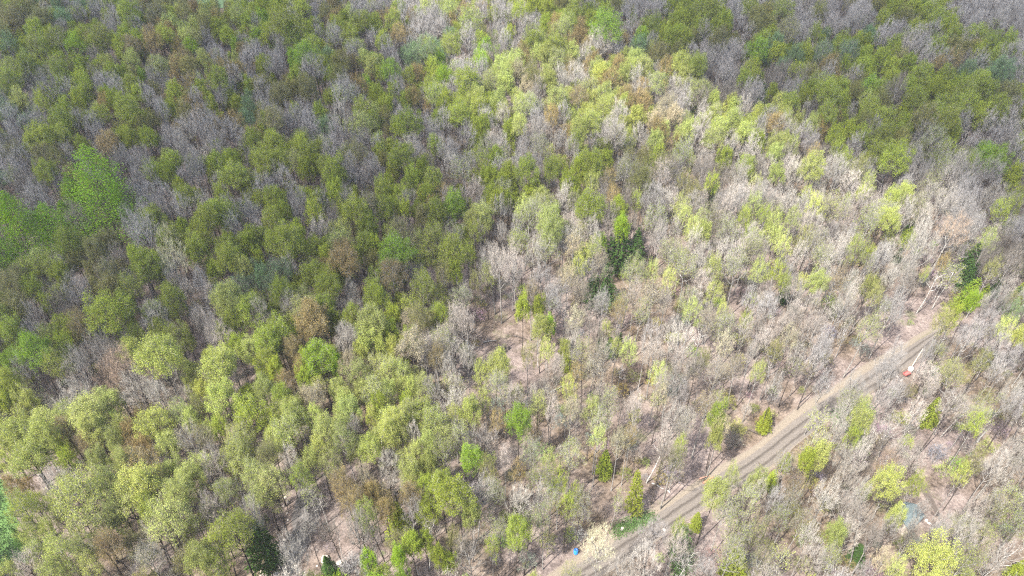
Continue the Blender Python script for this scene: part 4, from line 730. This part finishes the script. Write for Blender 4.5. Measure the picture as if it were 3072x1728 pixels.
# blue drum
p = at(1727, 1660); r = empty('plastic_drum', (p.x, p.y, p.z + .05), .3)
r.scale = (.85, .85, .85); tag(r, 'bright blue plastic drum standing in the brush at the road side', 'drum')
lathe([(.36, 0), (.40, .05), (.40, .3), (.42, .33), (.40, .36), (.40, .66), (.42, .69), (.40, .72), (.40, .98), (.35, 1.04), (.33, 1.04), (.33, 1.0)]).build('body', PBLUE, r)
m = lathe([(.325, 1.0), (.325, 1.035), (.30, 1.045)]); m.build('lid', simple('lid_dark_blue', (.015, .07, .3), .4), r)
m = MB(); m.tube([(.15, 0, 1.04), (.15, 0, 1.09)], [.05, .05], 8); m.build('bung', PWHITE, r)
# red cart with a white tank beside it, and a leaning pole
p = at(2718, 1126); r = empty('utility_cart', p, R(25)); r.scale = (.62, .62, .62); tag(r, 'faded red two wheeled utility cart parked beside the road end', 'cart')
m = MB(); m.box((0, 0, .62), (2.1, 1.25, .07)); m.box((0, .61, .92), (2.1, .06, .55)); m.box((0, -.61, .92), (2.1, .06, .55)); m.box((-1.03, 0, .92), (.06, 1.16, .55)); m.box((1.03, 0, .85), (.06, 1.16, .4), tilt=(0, .2)); m.build('tub', PRED, r)
for s in (-1, 1):
    wl = MB(); wl.tube([(0, s * .72, .32), (0, s * .90, .32)], [.32, .32], 16); wo_ = wl.build('wheel', PBLACK, r)
    h = MB(); h.tube([(0, s * .9, .32), (0, s * .93, .32)], [.14, .14], 10); h.build('hub', METAL, wo_)
m = MB(); m.tube([(1.05, 0, .58), (1.9, 0, .5), (2.15, 0, .5)], [.04, .04, .05], 6); m.build('drawbar', METAL, r)
m = MB(); m.tube([(0, -.72, .32), (0, .72, .32)], [.04, .04], 6); m.build('axle', METAL, r)
p = at(2731, 1110); r = empty('water_tank', p, R(10)); r.scale = (.6, .6, .6); tag(r, 'small white round tank behind the red cart', 'tank')
lathe([(.75, 0), (.8, .08), (.8, .9), (.72, 1.05), (.4, 1.2), (.16, 1.24)]).build('body', PWHITE, r); m = lathe([(.16, 1.24), (.16, 1.32), (.05, 1.33)], 12); m.build('cap', PBLACK, r)
p = at(2734, 1102); m = MB(); m.tube([(0, 0, -.2), (.30, .1, 2.4), (.62, .2, 4.8)], [.07, .06, .05], 6); o = m.build('wooden_pole', simple('pole_pale', (.62, .57, .48), .7, 4, .15)); o.location = p; tag(o, 'pale wooden pole leaning up behind the red cart', 'pole')
# teal roofed shed
p = at(2708, 1572); r = empty('garden_shed', p, R(38)); tag(r, 'small shed with a pale teal gabled roof under the branches', 'shed')
m = MB(); L_, W_, Hh = 4.2, 3.0, 2.1
for (c, d) in (((0, W_ / 2, Hh / 2), (L_, .08, Hh)), ((0, -W_ / 2, Hh / 2), (L_, .08, Hh)), ((L_ / 2 - .04, 0, Hh / 2), (.08, W_ - .085, Hh)), ((-L_ / 2 + .04, 0, Hh / 2), (.08, W_ - .085, Hh))): m.box(c, d)
for s in (-1, 1): m.add([(s * (L_ / 2 - .05), -W_ / 2, Hh), (s * (L_ / 2 - .05), W_ / 2, Hh), (s * (L_ / 2 - .05), 0, Hh + .95)], [(0, 1, 2)])
m.build('wall', PWOOD, r)
m = MB(); a_ = math.atan2(.98, W_ / 2)
for s in (-1, 1): m.box((0, s * (W_ / 4 + .06), Hh + .52), (L_ + .5, W_ / 2 / math.cos(a_) + .28, .05), tilt=(-s * a_, 0))
for q in range(9): 
    for s in (-1, 1): m.box((-2.3 + q * .575, s * (W_ / 4 + .06), Hh + .56), (.04, W_ / 2 / math.cos(a_) + .28, .05), tilt=(-s * a_, 0))
m.build('roof', PTEAL, r)
m = MB(); m.box((.6, -W_ / 2 - .06, .95), (.85, .05, 1.85)); dr = m.build('door', PDARK, r); m = MB(); m.box((.9, -W_ / 2 - .11, .95), (.04, .05, .14)); m.build('handle', METAL, dr)
m = MB(); m.box((-1, -W_ / 2 - .055, 1.3), (.7, .05, .6)); wn = m.build('window', PDARK, r)
m = MB()
for c, d in (((-1, 0, 1.63), (.8, .07, .07)), ((-1, 0, .97), (.8, .07, .07)), ((-1.38, 0, 1.3), (.07, .07, .59)), ((-.62, 0, 1.3), (.07, .07, .59))): m.box((c[0], -W_ / 2 - .07, c[2]), d)
m.build('frame', PWHITE, wn)
# raised timber platform in the shaded wood
p = at(1130, 448); r = empty('timber_platform', p, R(-8)); tag(r, 'dark raised timber platform on crossed legs deep in the shaded wood', 'platform')
m = MB(); m.box((0, 0, 2.8), (5.0, 2.4, .16), tilt=(0, .10)); m.box((0, -1.1, 2.66), (4.8, .14, .14), tilt=(0, .10)); m.box((0, 1.1, 2.66), (4.8, .14, .14), tilt=(0, .10)); m.build('deck', PDARK, r)
for x, y in ((-2.2, -1.05), (2.2, -1.05), (-2.2, 1.05), (2.2, 1.05)):
    m = MB(); m.tube([(x, y, -.3), (x, y, 2.75 - x * .1)], [.11, .09], 6); m.build('post', PDARK, r)
for a, b in (((-2.1, -1.2, .1), (1.2, -1.2, 2.5)), ((1.3, -1.25, .1), (-2.0, -1.25, 2.6))):
    m = MB(); m.tube([a, b], [.08, .07], 6); m.build('brace', PDARK, r)
# small white sheet at the lower left
p = at(520, 1470); m = MB(); V = []; F = []
for i in range(7):
    for j in range(6): V.append((i * .42 - 1.25, j * .3 - .75, .12 * math.sin(i * 1.3 + j) + .35))
for i in range(6):
    for j in range(5): F.append((i * 6 + j, (i + 1) * 6 + j, (i + 1) * 6 + j + 1, i * 6 + j + 1))
m.add(V, F); n_ = len(V); m.add([(v[0], v[1], v[2] - .03) for v in V], [f[::-1] for f in F]); o = m.build('white_sheet', PWHITE, smooth=True); o.scale = (.55, .55, .55); o.location = (p.x, p.y, p.z); tag(o, 'small crumpled white sheet in a gap between yellow green trees', 'sheet')
# stump in the clearing, two smaller ones
for (px, py, s, lab) in ((1506, 1062, 1.0, 'tall dark broken stump in the sunlit clearing'), (1515, 1047, .45, 'small dark stump just up right of the tall stump'), (1527, 1048, .5, 'small dark stump right of the tall stump pair'), (2812, 1547, .4, 'low dark stump beside the dirt path by the shed')):
    p = at(px, py); m = MB(); g = random.Random(px); n = 9
    rings = [(.55, 0), (.42, .25), (.36, .8), (.33, 1.5), (.2, 1.9)]; V = []; F = []
    for q, (rr_, z) in enumerate(rings): V += [(rr_ * s * g.uniform(.8, 1.2) * math.cos(2 * math.pi * k / n), rr_ * s * g.uniform(.8, 1.2) * math.sin(2 * math.pi * k / n), (z + (g.uniform(-.3, .3) if q > 2 else 0)) * s) for k in range(n)]
    for q in range(len(rings) - 1): F += [(q * n + k, q * n + (k + 1) % n, (q + 1) * n + (k + 1) % n, (q + 1) * n + k) for k in range(n)]
    F.append(tuple((len(rings) - 1) * n + k for k in range(n))); m.add(V, F); o = m.build('tree_stump', PDARK); o.location = (p.x, p.y, p.z - .05); tag(o, lab, 'stump', 'dark stumps')
# boulders and pale stones by the gravel track and the cart
SP = [(978, 1683, .9, 'large pale boulder beside the dark evergreen at the bottom'), (1024, 1690, .7, 'second pale boulder, right of the large one at the bottom'), (856, 1493, .3, ''), (863, 1506, .25, ''), (851, 1518, .22, ''), (862, 1540, .22, ''), (864, 1560, .25, ''), (854, 1620, .3, ''), (856, 1660, .25, ''), (951, 1698, .2, ''), (952, 1650, .2, ''), (828, 1722, .55, 'pale rock at the bottom edge beside the cut logs'),
      (2692, 1131, .35, 'white stone left of the red cart'), (2703, 1142, .42, 'cream boulder below the red cart'), (2778, 1562, .35, ''), (2786, 1570, .3, ''), (1866, 1588, .4, 'grey stone on the green grass verge'), (134, 1665, .5, 'grey rock under the trees at the lower left'), (1992, 1590, .3, '')]
OQ = ['topmost', 'second from the top', 'third from the top', 'fourth from the top', 'fifth from the top', 'sixth from the top', 'seventh from the top', 'eighth from the top', 'lowest']
sm = sorted([q for q in SP if not q[3]], key=lambda q: q[1])
for px, py, s, lab in SP:
    import bmesh
    p = at(px, py); bm = bmesh.new(); bmesh.ops.create_icosphere(bm, subdivisions=2, radius=1); g = random.Random(px * 3 + py)
    a, b, c = g.uniform(0, 6), g.uniform(0, 6), g.uniform(0, 6)
    for v in bm.verts:
        n = v.co.copy(); f = 1 + .22 * math.sin(n.x * 2.3 + a) * math.cos(n.y * 2.1 + b) + .12 * math.sin(n.z * 5 + c + n.x * 4); v.co = Vector((n.x * f * s, n.y * f * s * .8, n.z * f * s * .6))
    me = bpy.data.meshes.new('stone'); bm.to_mesh(me); bm.free(); o = obj('stone', me, STONE); o.location = (p.x, p.y, p.z + s * .2); o.rotation_euler = (0, 0, a)
    near = 'gravel track' if px < 1000 else ('dirt path by the shed' if px > 2700 else 'dirt road')
    mine = [q for q in sm if (q[0] < 1000) == (px < 1000) and (q[0] > 2700) == (px > 2700)]
    if not lab: lab = 'small stone by the ' + near + (', ' + OQ[mine.index((px, py, s, ''))] if len(mine) > 1 else '')
    tag(o, lab, 'stone', 'pale stones')
# fallen trunks and cut logs
def log(px, py, qx, qy, rad, m_, lab, cat='log', grp=None, lift=.25, crook=True):
    a, b = at(px, py), at(qx, qy); g = random.Random(px + qy); P = []
    for k in range(6):
        c = a.lerp(b, k / 5); P.append((c.x - a.x + (g.uniform(-.2, .2) if crook and 0 < k < 5 else 0), c.y - a.y, float(th(c.x, c.y)) + lift - a.z + (.12 * math.sin(k) if crook else 0)))
    m = MB(); m.tube(P, [rad * (1 - .09 * k) for k in range(6)], 8); o = m.build('fallen_log', m_); o.location = a; tag(o, lab, cat, grp); return o
log(1955, 1453, 1990, 1468, .12, BARKW, 'white birch log lying right of the narrow cedar', grp='fallen trunks')
log(2000, 1474, 2010, 1478, .14, BARKW, 'short white log end beyond the birch log', grp='fallen trunks')
log(2108, 1452, 2140, 1432, .2, simple('red_bark', (.25, .12, .08), .9), 'reddish brown log lying beside the dirt road', grp='fallen trunks')
log(2098, 1440, 2128, 1428, .15, simple('red_bark_pale', (.33, .18, .13), .9), 'thin reddish log above the other by the road', grp='fallen trunks')
for k, (x1, x2) in enumerate(((787, 781), (795, 790), (803, 799))):
    log(x1, 1708, x2, 1745, .28, PWOOD, 'pale cut log at the bottom edge, %s of three side by side' % ['leftmost', 'middle', 'rightmost'][k], grp='cut logs at the bottom edge', crook=False)
FL = [(1760, 1450, 1810, 1425), (1650, 1180, 1710, 1150), (1880, 1190, 1930, 1150), (1760, 1260, 1820, 1215), (2010, 1160, 2060, 1130), (1860, 1290, 1900, 1262), (2860, 1420, 2905, 1380), (2560, 1620, 2600, 1590), (2930, 1330, 2970, 1280), (2490, 1590, 2530, 1640), (1450, 1030, 1490, 1022), (1540, 1010, 1580, 1020), (2240, 1290, 2290, 1310), (2750, 1290, 2800, 1240), (1180, 1400, 1220, 1360), (700, 1290, 760, 1265)]
NEARL = ['in the leaf litter above the narrow cedar', 'right of the sunlit clearing', 'in the open wood far left of the road', 'below the pinkish open wood', 'left of the lilac bare crown', 'just above the white dead tree', 'up right of the dirt path', 'left of the teal roofed shed', 'in the open wood at the right edge', 'below left of the teal roofed shed', 'left of the tall dark stump', 'at the upper edge of the sunlit clearing', 'beside the straw verge of the road', 'below the red cart in the open wood', 'between yellow green trees at lower centre', 'in the shaded gap left of centre']
for (a, b, c, d), nl in zip(FL, NEARL): log(a, b, c, d, .16, BARKG if (a // 10) % 2 else BARK, 'thin fallen trunk ' + nl, grp='fallen trunks')
